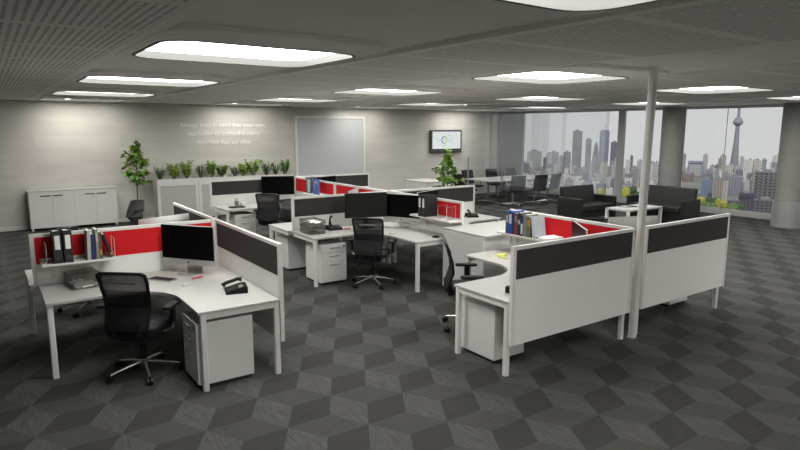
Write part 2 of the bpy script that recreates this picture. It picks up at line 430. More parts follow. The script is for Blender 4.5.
desk(5.51, 11.91, -1, -1, 'white corner desk farthest back, in front of the planter cupboards', ('A0', 'A1', 'B0', 'B1', 'C'), .78)
desk(5.60, 8.27, 1, -1, 'white corner desk with phone beyond the short red screen', ('A1', 'B0', 'B1', 'C'), .78)
desk(5.55, 8.31, 1, 1, 'white corner desk behind the middle right charcoal screen', ('A1', 'B0', 'B1', 'C'), .78)
desk(5.55, 11.91, 1, -1, 'white corner desk farthest back, right of the red screens', ('A0', 'A1', 'B0', 'B1', 'C'), .78)
desk(5.57, 3.69, -1, 1, 'white corner desk at front right with yellow highlighters', ('A0', 'A1', 'B0', 'B1', 'C'), .77)
desk(5.76, 3.69, 1, 1, 'white corner desk right of the white pole', ('A0', 'A1', 'B0', 'B1', 'C'), .77)

def screen(x, y, L, axis, fab, label, zb=.70):
    """desk screen: white frame, white lower panel, fabric band near the top; runs L along axis from (x,y)"""
    e = thing('desk_screen', label, 'partition', (x, y, 0), 0 if axis == 'x' else PI / 2, 'desk screens')
    t = .018; zt = 1.235
    f = MB(); f.box(0, L, -t, t, zt - .035, zt, .003).box(0, .038, -t, t, zb, zt - .035).box(L - .038, L, -t, t, zb, zt - .035)
    f.build('frame', M['white_metal'], e)
    MB().box(.038, L - .038, -t + .004, t - .004, zb, .932).build('lower_panel', M['screen_white'], e)
    MB().box(.038, L - .038, -t + .001, t - .001, .932, zt - .035).build('fabric_panel', fab, e)
    return e
fd, fr_ = M['fabric_dark'], M['fabric_red']
screen(.29, 6.77, 1.82, 'x', fr_, 'long red screen behind the left desk with ring binders')
screen(2.13, 4.95, 1.795, 'y', fd, 'charcoal and white screen right of the left front desk', .312)
screen(2.13, 6.80, 1.81, 'y', fd, 'charcoal screen beyond the left red screen', .312)
screen(3.77, 8.29, 1.73, 'x', fd, 'charcoal and white screen behind the middle desk')
screen(5.57, 8.29, 1.90, 'x', fd, 'charcoal screen left of the meeting area, behind the phone desk')
screen(5.575, 6.42, .0 + 1.84, 'y', fr_, 'short red screen beside the white cupboard in the middle')
screen(5.53, 8.32, 1.78, 'y', fr_, 'red screen directly behind the pair of dark monitors')
screen(5.53, 10.13, 1.78, 'y', fr_, 'farthest red screen with blue brochures standing before it')
screen(3.66, 11.93, 1.85, 'x', fd, 'charcoal screen in front of the planter cupboards')
screen(5.57, 11.93, 1.85, 'x', fd, 'charcoal screen in front of the whiteboard')
screen(3.77, 3.666, 1.80, 'x', fd, 'large charcoal and white screen left of the white pole', .312)
screen(5.775, 3.666, 1.77, 'x', fd, 'large charcoal and white screen right of the white pole', .312)
screen(5.592, 3.70, 1.79, 'y', fr_, 'red screen at front right beside the row of books')
# feet below the two big front screens
def foot_post(x, y, label):
    e = thing('screen_post', label, 'post', (x, y, 0), 0, 'short white posts under the front screens')
    m = MB(); m.prism(rrect(-.027, .027, -.027, .027, .012, 3), 0.006, .64); m.build('tube', M['white_metal'], e)
    MB().lathe([(.03, 0), (.03, .006)], 16).build('foot', M['white_metal'], e)

# power pole
e = thing('power_pole', 'tall white power pole standing between the front screens', 'pole', (5.672, 3.672, 0))
m = MB(); lean = .045
for k in range(3):
    pass
m.T = Matrix(((1, 0, lean * .8 / HC, 0), (0, 1, -lean * .57 / HC, 0), (0, 0, 1, 0), (0, 0, 0, 1)))
m.prism(rrect(-.036, .036, -.036, .036, .016, 4), .012, HC - .012); m.build('tube', M['white_metal'], e, True)
m = MB(); m.T = Matrix(((1, 0, lean * .8 / HC, 0), (0, 1, -lean * .57 / HC, 0), (0, 0, 1, 0), (0, 0, 0, 1)))
m.box(-.010, .010, -.039, -.035, .05, HC - .05); m.build('cable_cover', M['grey_side'], e)
MB().lathe([(.06, 0), (.06, .008), (.045, .012)], 20).build('base_plate', M['chrome'], e)
MB().lathe([(.06, HC - .016), (.06, HC - .013)], 20, lean * .8, -lean * .57).build('ceiling_collar', M['white_metal'], e)

# pedestals
def make_pedestal():
    e = thing('drawer_pedestal', '', 'drawer unit')
    MB().box(-.21, .21, -.24, .25, .035, .60, .004).build('body', M['grey_side'], e)
    MB().box(-.19, .19, -.20, .23, 0, .035).build('plinth', M['shadow_gap'], e)
    for i, (a, b) in enumerate(((.045, .345), (.350, .470), (.475, .595))):
        d = MB().box(-.207, .207, -.258, -.2405, a, b, .003).build('drawer', M['grey_side'], e)
        h = MB(); z = b - .045 if i else b - .05
        h.tube([(-.07, -.258, z), (-.07, -.278, z), (.07, -.278, z), (.07, -.258, z)], .006, 8); h.build('handle', M['grey_metal'], d, True)
    MB().cyl((.165, -.266, .555), (.165, -.2581, .555), .014).build('lock', M['black'], e)
    return e
P0 = make_pedestal(); gp = 'white three-drawer pedestals'
inst(P0, (1.62, 5.235, 0), -PI / 2, 'white drawer pedestal under the left front desk')
inst(P0, (4.08, 7.80, 0), 0, 'white drawer pedestal under the middle desk, drawers towards the viewer')
inst(P0, (4.06, 8.90, 0), PI, 'white drawer pedestal behind the middle desk, plain back showing')
inst(P0, (4.10, 11.45, 0), 0, 'white drawer pedestal under the farthest desk by the planters')
inst(P0, (4.10, 4.235, 0), PI, 'white pedestal under the front right desk, plain back showing')
inst(P0, (7.27, 4.32, 0), PI, 'white pedestal seen below the screen right of the pole')
for o in list(COL.objects):
    if o.name.startswith('drawer_pedestal'): o['group'] = gp

# ------------------------------------------------------------------ task chairs
def bprof(z):                     # back curve: depth as a function of height
    pts = [(.40, -.225), (.44, -.245), (.52, -.262), (.60, -.235), (.68, -.205), (.78, -.213), (.90, -.245), (1.04, -.295)]
    for (z0, y0), (z1, y1) in zip(pts, pts[1:]):
        if z <= z1:
            t = (z - z0) / (z1 - z0); t = t * t * (3 - 2 * t); return y0 + (y1 - y0) * t
    return pts[-1][1]
def bwid(z): return .185 + .030 * min(1, max(0, (z - .46) / .5))
def make_chair():
    e = thing('office_chair', '', 'office chair')
    b = MB()
    b.lathe([(.035, .075), (.045, .09), (.045, .125), (.03, .14)], 16)
    for k in range(5):
        a = 2 * PI * k / 5 + .3; c, s = math.cos(a), math.sin(a)
        b.tube([(c * .03, s * .03, .115), (c * .16, s * .16, .098), (c * .315, s * .315, .070)], [.017, .015, .011], 8)
    b.build('star_base', M['chrome'], e, True)
    for k in range(5):
        a = 2 * PI * k / 5 + .3; c, s = math.cos(a), math.sin(a); R = Matrix.Rotation(a, 4, 'Z')
        w = MB(); w.T = Matrix.Translation((c * .325, s * .325, .029)) @ R
        w.cyl((0, -.026, 0), (0, -.006, 0), .029, 14).cyl((0, .006, 0), (0, .026, 0), .029, 14).cyl((-.005, 0, 0), (-.005, 0, .045), .008, 8)
        w.build('castor', M['black'], e, True)
    MB().cyl((0, 0, .13), (0, 0, .28), .026, 14).cyl((0, 0, .27), (0, 0, .41), .016, 12).build('gas_lift', M['black'], e, True)
    m = MB(); m.box(-.09, .09, -.13, .12, .395, .435, .012); m.tube([(.09, .02, .415), (.22, .02, .412)], .007, 8); m.build('tilt_mechanism', M['grey_metal'], e)
    # seat cushion
    def outline(sc):
        p = []
        for i in range(28):
            a = 2 * PI * i / 28; c, s = math.cos(a), math.sin(a); n = .45
            p.append((.245 * sc * math.copysign(abs(c) ** n, c), .015 + .24 * sc * math.copysign(abs(s) ** n, s)))
        return p
    s = MB(); L = []
    for sc, z in ((.86, .435), (.97, .445), (1.0, .465), (.985, .495), (.92, .510), (.5, .516)):
        L.append([s.v((x, y, z - .018 * max(0, (y - .15) / .1))) for x, y in outline(sc)])
    for A, B in zip(L, L[1:]):
        for j in range(28): s.bm.faces.new((A[j], A[(j + 1) % 28], B[(j + 1) % 28], B[j]))
    s.bm.faces.new(L[0][::-1]); s.bm.faces.new(L[-1]); s.build('seat', M['black_soft'], e, True)
    # backrest frame, a closed loop that follows the curve
    zs = [.44 + .565 * i / 14 for i in range(15)]
    loop = [(-bwid(z), bprof(z), z) for z in zs] + [(-bwid(1.02) + .03, bprof(1.02), 1.02), (0, bprof(1.025) - .012, 1.025), (bwid(1.02) - .03, bprof(1.02), 1.02)]
    loop += [(bwid(z), bprof(z), z) for z in reversed(zs)] + [(.15, bprof(.415), .415), (0, bprof(.41) - .01, .41), (-.15, bprof(.415), .415)]
    MB().tube(loop, .0155, 8, closed=True).build('backrest_frame', M['black'], e, True)
    def sheet(z0, z1, off):
        def f(u, v):
            z = z0 + (z1 - z0) * v; x = (2 * u - 1) * bwid(z); return (x, bprof(z) - .022 * (1 - (2 * u - 1) ** 2) + off, z)
        return f
    MB().grid(sheet(.42, .86, .0), 8, 10, .004).build('backrest_mesh', M['mesh'], e, True)
    tag(MB().grid(sheet(.86, 1.015, .0), 8, 5, .004).build('backrest_mesh', M['mesh_thin'], e, True), 'thinner see-through mesh at the top')
    m = MB(); m.grid(sheet(.50, .70, -.014), 8, 4, .012); m.build('lumbar_pad', M['black_soft'], e, True)
    m = MB(); m.box(-.12, .12, bprof(.93) - .034, bprof(.93) - .026, .925, .945); m.build('cross_bar', M['grey_metal'], e)
    m = MB()
    for sx in (-1, 1): m.tube([(sx * .07, -.10, .415), (sx * .10, -.20, .42), (sx * .11, -.275, .46), (sx * .12, -.28, .56)], .013, 8)
    m.build('back_bracket', M['black'], e, True)
    for sx in (-1, 1):
        a = MB(); a.tube([(sx * .10, .0, .420), (sx * .24, .0, .425), (sx * .30, .0, .45), (sx * .305, .0, .52)], .014, 8)
        br = a.build('armrest', M['chrome'], e, True)
        MB().box(sx * .305 - .016, sx * .305 + .016, -.03, .03, .50, .655, .006).build('arm_post', M['black'], br)
        MB().prism(rrect(sx * .305 - .043, sx * .305 + .043, -.14, .12, .035, 4), .655, .683, .008).build('arm_pad', M['black_soft'], br, True)
    return e
C0 = make_chair()
def chair(x, y, th, label): 
    o = inst(C0, (x, y, 0), math.radians(th - 90), label, 'black mesh office chairs'); return o
chair(1.06, 5.71, 51, 'black mesh office chair at the left front desk')
chair(.92, 8.18, -50, 'black office chair behind the left red screen, only castors showing')
chair(4.53, 7.20, 44, 'black mesh office chair at the middle desk with two screens')
chair(4.43, 4.96, -35, 'black mesh office chair side-on at the front right desk')
chair(4.57, 10.97, 48, 'black mesh office chair at the farthest desk by the planters')
chair(4.40, 9.43, -80, 'black office chair behind the middle charcoal screen')
chair(6.75, 5.0, -145, 'black mesh office chair at the desk right of the white pole')
# ------------------------------------------------------------------ computers
DZ = .7201
def apple(mb, cx, y, cz, s, out):
    """the small fruit-shaped mark: body with a bite at the right, and a leaf above"""
    body = []
    for i in range(28):
        a = 2 * PI * i / 28; r = s * (1 - .13 * math.exp(-((a - PI / 2) / .3) ** 2) - .10 * math.exp(-((a - 3 * PI / 2) / .3) ** 2))
        x, z = r * .92 * math.cos(a), r * math.sin(a)
        dx, dz = x - s * 1.12, z - s * .12; dd = math.hypot(dx, dz)
        if dd < s * .45: x, z = s * 1.12 + dx / dd * s * .45, s * .12 + dz / dd * s * .45
        body.append((x, z))
    leaf = [(.02 * s, 1.08 * s), (.10 * s, 1.35 * s), (.38 * s, 1.55 * s), (.30 * s, 1.22 * s)]
    for poly in (body, leaf):
        A = [mb.v((cx + x, y, cz + z)) for x, z in poly]; B = [mb.v((cx + x, y - out, cz + z)) for x, z in poly]; n = len(A)
        mb.bm.faces.new(A); mb.bm.faces.new(B)
        for i in range(n): mb.bm.faces.new((A[i], A[(i + 1) % n], B[(i + 1) % n], B[i]))
def make_imac():                       # screen faces -Y
    e = thing('desktop_computer', '', 'computer')
    W2, zb, zt = .328, .150, .525
    def back(u, v):                    # bulged aluminium back
        x = (2 * u - 1) * W2; z = zb - .05 + (zt - zb + .055) * v
        k = max(0, 1 - abs(2 * u - 1) ** 2.2) * max(0, 1 - abs(2 * v - 1) ** 2.2)
        return (x, .012 + .034 * k, z)
    m = MB(); m.grid(back, 14, 10); m.box(-W2, W2, -.004, .0125, zb - .05, zt, .003); m.build('housing', M['silver'], e, True)
    MB().box(-W2 + .001, W2 - .001, -.008, -.0045, zb + .012, zt - .001).build('display', M['display'], e)
    m = MB(); apple(m, 0, -.0041, zb - .022, .012, .0012); m.build('front_emblem', M['black'], e)
    m = MB(); apple(m, 0, .0475, .33, .035, .0015); m.build('rear_emblem', M['black'], e)
    m = MB(); m.grid(lambda u, v: ((2 * u - 1) * .095, .035 + .075 * math.sin(v * PI / 2) * (1 - v * .1), .28 - .274 * v), 4, 10, .008)
    m.prism([(x, y - .0) for x, y in rrect(-.10, .10, -.085, .105, .012, 4)], 0, .007, .002); m.build('stand', M['silver'], e, True)
    return e
I0 = make_imac()
def imac(x, y, th, label): inst(I0, (x, y, DZ), math.radians(th + 90), label, 'silver all-in-one desktop computers')
imac(1.70, 6.40, 217, 'silver all-in-one computer on the left front desk')
imac(1.67, 7.23, 110, 'silver computer back seen above the left red screen')
imac(5.34, 7.62, 208, 'silver all-in-one computer at the middle desk beside the red screen')
imac(5.20, 4.08, 141, 'computer edge showing before the front right red screen')
imac(6.24, 4.13, 68, 'silver computer back seen over the screen beside the pole')
imac(5.12, 8.74, 135, 'silver computer back in front of the red screen, behind the dark monitors')
imac(6.02, 11.45, -68, 'computer corner above the farthest red screen')
imac(6.0, 7.80, -68, 'computer corner against the charcoal screen near the phone desk')
def make_monitor():
    e = thing('monitor', '', 'monitor')
    MB().box(-.34, .34, -.016, .024, .165, .555, .006).build('bezel', M['black'], e)
    MB().box(-.332, .332, -.0185, -.0162, .173, .547).build('display', M['display_reflection'], e)
    MB().box(-.03, .03, .024, .05, .05, .36, .004).build('neck', M['black'], e)
    MB().prism(rrect(-.12, .12, -.07, .12, .03, 4), 0, .012, .003).build('base', M['black'], e)
    return e
N0 = make_monitor()
inst(N0, (4.855, 7.90, DZ), math.radians(254 + 90), 'black monitor with reflection painted into its screen, left of the computer on the middle desk', 'black monitors')
o = inst(N0, (5.03, 11.72, DZ), math.radians(251 + 90), 'black monitor at the farthest desk by the planters', 'black monitors')
for c in kids(o):
    if c.name.startswith('display'):
        c.data = c.data.copy(); c.data.materials[0] = M['display']

# keyboards, mice, pens
def keyboard(x, y, th, label, w=.29):
    e = thing('keyboard', label, 'keyboard', (x, y, DZ), math.radians(th), 'keyboards')
    MB().prism(rrect(-w / 2, w / 2, -.06, .06, .01, 3), 0, .010, .002).build('base', M['silver'], e)
    m = MB()
    for r in range(5):
        for k in range(13): m.box(-w / 2 + .010 + k * (w - .02) / 13, -w / 2 + .007 + (k + 1) * (w - .02) / 13, -.052 + r * .021, -.034 + r * .021, .010, .0135)
    m.build('keys', M['keys'], e)
keyboard(1.40, 6.30, -55, 'dark flat keyboard on the left front desk')
def mouse(x, y, th, label, m):
    b = MB(); b.T = Matrix.Translation((0, 0, 0))
    b.grid(lambda u, v: (.03 * math.sin(PI * u) ** .5 * math.cos(PI * v) if u not in (0, 1) else 0, -.055 * math.cos(PI * u), .003 + .026 * math.sin(PI * u) ** .7 * math.sin(PI * v)), 10, 8)
    b.prism([(.03 * math.cos(2 * PI * i / 16), .053 * math.sin(2 * PI * i / 16)) for i in range(16)], 0, .0032)
    o = b.build('computer_mouse', m, None, True); o.location = (x, y, DZ); o.rotation_euler = (0, 0, math.radians(th)); tag(o, label, 'mouse')
mouse(1.545, 5.93, -70, 'white mouse between keyboard and black phone on the left front desk', M['white'])
mouse(4.86, 7.18, 30, 'small white mouse on the middle desk beside the chair', M['white'])
def pen(x, y, th, label, m, name='pen', L=.14, r=.006):
    e = thing(name, label, 'pen', (x, y, DZ + r), math.radians(th))
    MB().tube([(-L / 2, 0, 0), (L / 2 - .02, 0, 0)], r, 10).build('barrel', m, e, True)
    MB().tube([(L / 2 - .02, 0, 0), (L / 2, 0, 0)], [r * .9, r * .25], 10).build('tip', M['black'], e, True)
M['red'] = mat('red_plastic', (.55, .02, .03), .4); M['yellow'] = mat('yellow_plastic', (.75, .78, .03), .5)
pen(1.72, 6.16, 20, 'red pen by the foot of the left front computer', M['red'], r=.007)
pen(4.56, 7.96, 12, 'red pen beside the upright phone on the middle desk', M['red'], r=.009)
def pads():
    e = thing('note_pad', 'yellow note pad on the front right desk', 'note pad', (5.16, 5.20, DZ), math.radians(25))
    MB().box(-.08, .08, -.05, .05, 0, .008).build('sheets', M['yellow'], e)
    MB().box(-.08, -.065, -.05, .05, .008, .011).build('binding', M['white'], e)
pads()
pen(4.98, 5.22, 60, 'yellow highlighter left of the yellow note pad', M['yellow'], 'highlighter', .12, .008)
pen(5.04, 5.06, 100, 'yellow highlighter in front of the yellow note pad', M['yellow'], 'highlighter', .12, .008)

# desk phones
M['black_matt'] = mat('black_matt_plastic', (.008, .008, .008), .7, spec=.15)
def phone(x, y, th, label, upright=False):
    e = thing('desk_phone', label, 'phone', (x, y, DZ), math.radians(th), 'black desk phones')
    m = MB(); m.T = Matrix(((0, 1, 0, 0), (0, 0, 1, 0), (1, 0, 0, 0), (0, 0, 0, 1)))   # profile (z, ...) swept across
    m = MB(); prof = [(-.10, 0), (.10, 0), (.10, .058), (.07, .066), (-.10, .022)]
    A = [m.v((-.10, y_, z_)) for y_, z_ in prof]; B = [m.v((.10, y_, z_)) for y_, z_ in prof]
    m.bm.faces.new(A); m.bm.faces.new(B)
    for i in range(5): m.bm.faces.new((A[i], A[(i + 1) % 5], B[(i + 1) % 5], B[i]))
    m.build('body', M['black_matt'], e)
    sl = math.atan2(.044, .17); Rk = Matrix.Translation((0, -.10, .0225)) @ Matrix.Rotation(sl, 4, 'X')
    m = MB(); m.T = Rk
    for r in range(4):
        for k in range(3): m.box(-.005 + k * .030, .019 + k * .030, .015 + r * .024, .033 + r * .024, 0, .006)
    m.build('key_pad', M['keys'], e)
    m = MB(); m.T = Rk; m.box(.0, .085, .125, .165, 0, .006); m.build('display', M['grey_metal'], e)
    m = MB()
    if upright:
        m.tube([(-.055, .03, .10), (-.055, .035, .15), (-.045, .03, .19), (-.045, -.0, .205)], [.02, .014, .016, .022], 10)
        m.tube([(-.055, .03, .06), (-.055, .03, .11)], .024, 10)
    else:
        m.T = Rk; m.tube([(-.055, -.01, .035), (-.055, .02, .052), (-.055, .14, .055), (-.055, .175, .040)], [.024, .017, .017, .024], 10)
    m.build('handset', M['black'], e, True)
    m = MB(); pts = []
    for i in range(60):
        t = i / 59; a = t * 2 * PI * 12; pts.append((-.115 - .05 * math.sin(PI * t) + .007 * math.cos(a), -.11 + .20 * t, .012 + .007 * math.sin(a)))
    m.tube(pts, .003, 6); m.build('cord', M['black'], e, True)
phone(1.87, 5.43, -104, 'black desk phone on the left front desk')
phone(4.37, 8.06, 0, 'black desk phone with upright handset beside the document trays', True)
phone(7.04, 7.86, -25, 'black desk phone on the desk beyond the short red screen')
phone(4.09, 3.86, 100, 'black desk phone half hidden by the large front screen')
mouse(5.24, 6.62, 60, 'black mouse near the white cupboard on the middle desk', M['black'])

# document trays
def trays(x, y, th, label, n, paper=True):
    e = thing('document_tray', label, 'tray', (x, y, DZ), math.radians(th), 'smoked document trays')
    for k in range(n):
        m = MB(); z = k * .075; w, d = .13, .17
        m.box(-w, w, -d, d, z + .004, z + .009).box(-w, -w + .005, -d, d, z + .009, z + .062).box(w - .005, w, -d, d, z + .009, z + .062).box(-w + .005, w - .005, d - .005, d, z + .009, z + .062)
        m.box(-w + .005, -.05, -d, -d + .005, z + .009, z + .032).box(.05, w - .005, -d, -d + .005, z + .009, z + .032)
        if k: m.box(-w, -w + .01, -d, -d + .01, z - .014, z + .004).box(w - .01, w, -d, -d + .01, z - .014, z + .004).box(-w, -w + .01, d - .01, d, z - .014, z + .004).box(w - .01, w, d - .01, d, z - .014, z + .004)
        m.build('tray_shell', M['smoke'], e)
    return (n - 1) * .075 + .009
def papers(x, y, z, th, label):
    o = MB().box(-.10, .10, -.145, .145, 0, .012).build('paper_stack', M['paper']); o.location = (x, y, z); o.rotation_euler = (0, 0, math.radians(th)); tag(o, label, 'paper')
trays(.70, 6.52, 8, 'smoked document tray under the shelf of ring binders', 2)
zt = trays(3.95, 7.96, 0, 'stack of smoked document trays on the middle desk', 3)
papers(3.95, 7.96, DZ + zt + .001, 4, 'white papers in the top tray on the middle desk')
papers(.70, 6.53, DZ + .010, 10, 'white papers in the lower tray under the binder shelf')
# small organiser and pad on the farthest desk
e = thing('pen_cup', 'small grey pen cup on the farthest desk', 'pen cup', (4.09, 11.62, DZ))
MB().lathe([(.04, 0), (.042, .10), (.037, .10), (.036, .006)], 18, cap=False).lathe([(.036, .004), (.036, .006)], 18).build('cup', M['grey_metal'], e, True)
for k, (dx, dy) in enumerate(((.015, .01), (-.012, .012), (.0, -.015))):
    MB().tube([(dx * .6, dy * .6, .01), (dx * 2, dy * 2, .16)], .005, 8).build('pen', M['black'] if k else M['silver'], e)
o = MB().box(-.14, .14, -.10, .10, 0, .02, .003).build('closed_folder', M['keys']); o.location = (4.02, 11.42, DZ); tag(o, 'dark folder lying on the farthest desk', 'folder')
o = MB().box(-.05, .05, -.035, .035, 0, .07, .006).build('desk_calendar', M['paper']); o.location = (4.23, 11.63, DZ); tag(o, 'small white desk box beside the pen cup on the farthest desk', 'box')

# ------------------------------------------------------------------ screen shelves
def shelf(x, y, axis, L, label, side):
    """shelf hung on a desk screen; its back edge runs L along axis, board reaching to 'side'"""
    e = thing('screen_shelf', label, 'shelf', (x, y, 0), {'x': PI, 'y': PI / 2}[axis] if side > 0 else {'x': 0, 'y': -PI / 2}[axis], 'white shelves hung on the screens')
    # local: back edge along +X at y=0, board reaching to -Y
    MB().box(0, L, -.25, -.003, .945, .968, .003).box(0, L, -.012, -.003, .968, .985).build('board', M['white_metal'], e)
    for t in (.09, L - .12):
        MB().box(t, t + .03, -.014, -.003, .78, .945).box(t, t + .03, -.05, -.014, .92, .945).build('bracket', M['white_metal'], e)
def bookend(x, y, th, label):
    e = thing('bookend', label, 'bookend', (x, y, .9681), math.radians(th), 'clear bookends')
    MB().box(-.002, .002, -.085, .085, 0, .19).box(.002, .05, -.085, .085, 0, .003).build('plate', M['clear'], e)
    m = MB(); m.tube([(0, -.085, 0), (0, -.085, .19), (0, .085, .19), (0, .085, 0)], .0022, 6); m.build('edge', M['ceil_lip'], e)
def binder(x, y, th, label, z=.9681, h=.318, w=.075, lean=0):
    e = thing('ring_binder', label, 'binder', (x, y, z), 0, 'charcoal ring binders')
    e.rotation_euler = (0, 0, math.radians(th))
    # spine faces -Y
    m = MB(); m.box(-w / 2, w / 2, 0, .004, 0, h).box(-w / 2, -w / 2 + .004, .004, .235, 0, h).box(w / 2 - .004, w / 2, .004, .235, 0, h); m.build('cover', M['binder'], e)
    MB().box(-w / 2 + .006, w / 2 - .006, .02, .225, .006, h - .02).build('pages', M['paper'], e)
    MB().box(-w * .30, w * .30, -.0015, -.0001, h * .43, h * .86).build('spine_label', M['paper'], e)
    m = MB(); m.T = Matrix.Translation((0, -.0005, h * .17)) @ Matrix.Rotation(PI / 2, 4, 'X'); m.lathe([(.012, 0), (.016, 0), (.016, .003), (.012, .003)], 16, cap=False); m.build('finger_ring', M['chrome'], e)
def book(x, y, th, label, w, d, h, mt, z=.9681, lean=0, group=None, band=None, name='book', cat='book'):
    e = thing(name, label, cat, (x, y, z), 0, group)
    e.rotation_euler = (0, math.radians(lean), math.radians(th))
    e.rotation_mode = 'XYZ'
    m = MB(); m.box(0, .003, 0, d, 0, h).box(w - .003, w, 0, d, 0, h).box(.003, w - .003, 0, .003, 0, h); m.build('cover', mt, e)
    MB().box(.0032, w - .0032, .0032, d - .006, .004, h - .004).build('pages', M['paper'], e)
    if band: MB().box(w * .12, w * .88, -.0012, -.0001, h * band[0], h * band[1]).build('spine_title', band[2], e)
def colour(n, c, r=.55): M[n] = mat(n, c, r, noise=(15, .08))
for n, c in (('binder', (.016, .016, .017)), ('book_grey', (.42, .41, .38)), ('book_black', (.02, .02, .022)), ('book_navy', (.015, .025, .11)), ('book_blue', (.02, .055, .36)),
             ('book_brown', (.10, .06, .045)), ('book_maroon', (.18, .035, .04)), ('book_teal', (.03, .10, .13)), ('book_olive', (.14, .13, .08)), ('book_ochre', (.42, .24, .05)),
             ('book_pale', (.52, .60, .66)), ('book_sky', (.08, .14, .42)), ('book_stone', (.22, .21, .18))): colour(n, c)
shelf(.36, 6.751, 'x', .66, 'white shelf on the long red screen holding ring binders', -1)
binder(.505, 6.50, 0, 'charcoal ring binder with white spine label, left of the pair on the left shelf')
binder(.595, 6.50, 0, 'charcoal ring binder with white spine label, right of the pair on the left shelf')
bookend(.41, 6.64, 0, 'clear bookend left of the ring binders on the left shelf')
bookend(1.012, 6.64, 180, 'clear bookend right of the leaning book on the left shelf')
gl = 'books on the left shelf'
book(.755, 6.50, 0, 'pale grey folder, leftmost of the standing books on the left shelf', .030, .21, .295, M['book_grey'], lean=2, group=gl)
book(.792, 6.51, 0, 'navy book standing beside the pale grey folder', .040, .21, .255, M['book_navy'], group=gl, band=(.55, .8, M['book_black']))
book(.838, 6.51, 0, 'tall grey-brown book in the middle of the left shelf', .026, .20, .300, M['book_stone'], group=gl, band=(.6, .9, M['book_grey']))
book(.866, 6.515, 0, 'brown book standing right of the tall grey-brown book', .028, .20, .270, M['book_brown'], group=gl, band=(.15, .35, M['book_ochre']))
book(.972, 6.52, 0, 'dark brown book leaning at the right end of the left shelf', .024, .19, .245, M['book_black'], lean=-17, group=gl, band=(.05, .18, M['book_ochre']), z=.9760)
# middle desk shelf (on the short red screen)
shelf(5.556, 7.36, 'y', .96, 'white shelf on the short red screen with charcoal binders', -1)
binder(5.30, 7.09, -90, 'charcoal binder with white label, left of the pair on the middle shelf')
binder(5.30, 7.00, -90, 'charcoal binder with white label, right of the pair on the middle shelf')
bookend(5.44, 6.72, 90, 'clear bookend nearest the binders on the middle shelf')
bookend(5.44, 6.52, 90, 'clear bookend in front of the short red screen')
# farthest shelf with two brochures
shelf(5.511, 11.05, 'y', .75, 'white shelf on the farthest red screen with blue brochures', -1)
for (yy, lab, mt, bm_) in ((10.93, 'dark brochure with a pale tower picture, left of the pair on the farthest shelf', 'book_teal', 'book_pale'), (10.62, 'blue brochure with pale swirls, right of the pair on the farthest shelf', 'book_sky', 'book_pale')):
    e = thing('brochure', lab, 'brochure', (5.36, yy, .9681), -PI / 2, 'brochures on the farthest shelf')
    MB().box(-.13, .13, 0, .02, 0, .31).build('cover', M[mt], e)
    m = MB()
    if mt == 'book_teal': m.prism([(-.05, 0), (.04, 0), (.075, .26), (-.075, .26)], 0, .001); 
    else:
        for k in range(3): m.prism([(.10 * math.cos(t / 8 * PI + k) * (1 - .25 * k) + .0, .15 + .11 * math.sin(t / 8 * PI + k) * (1 - .2 * k)) for t in range(7)] + [(.085 * math.cos(t / 8 * PI + k) * (1 - .25 * k), .15 + .09 * math.sin(t / 8 * PI + k) * (1 - .2 * k)) for t in range(6, -1, -1)], 0, .001)
    bmesh.ops.transform(m.bm, matrix=Matrix.Translation((0, -.0002, .02)) @ Matrix.Rotation(PI / 2, 4, 'X'), verts=m.bm.verts)
    m.build('picture', M[bm_], e)
# front right shelf with the row of books
shelf(5.573, 5.46, 'y', .94, 'white shelf on the front right red screen holding a row of books', -1)
gb = 'books on the front right shelf'
seq = [('book_teal', .045, .19, .285, 'dark teal book, leftmost in the row on the front right shelf', (.5, .8, 'book_grey')),
       ('book_blue', .060, .21, .290, 'thick blue book second from the left on the front right shelf', (.45, .85, 'book_pale')),
       ('book_navy', .030, .20, .270, 'thin navy book right of the thick blue book', None),
       ('book_maroon', .055, .19, .265, 'maroon book beside the thin navy book', (.6, .9, 'book_stone')),
       ('book_black', .045, .20, .280, 'black book right of the maroon book', (.5, .7, 'book_grey')),
       ('book_navy', .040, .20, .255, 'dark blue book with pale title, right of the black book', (.1, .6, 'book_pale')),
       ('book_stone', .055, .20, .270, 'grey-brown book left of the ochre-banded book', None),
       ('book_olive', .060, .19, .250, 'olive book with ochre band on the front right shelf', (.55, .85, 'book_ochre'))]
y = 5.31
for mt, w, d, h, lab, bd in seq:
    book(5.325, y, -90, lab, w, d, h, M[mt], group=gb, band=(bd[0], bd[1], M[bd[2]]) if bd else None); y -= w + .004
book(5.325, y - .035, -90, 'pale blue brochure leaning at the right end of the book row', .035, .20, .255, M['book_pale'], lean=-9, group=gb, z=.9740)
o = MB().box(-.13, .13, -.08, .08, 0, .035, .004).build('paper_ream', M['paper']); o.location = (5.43, 4.66, .9681); tag(o, 'white paper stack lying at the end of the front right shelf', 'paper')

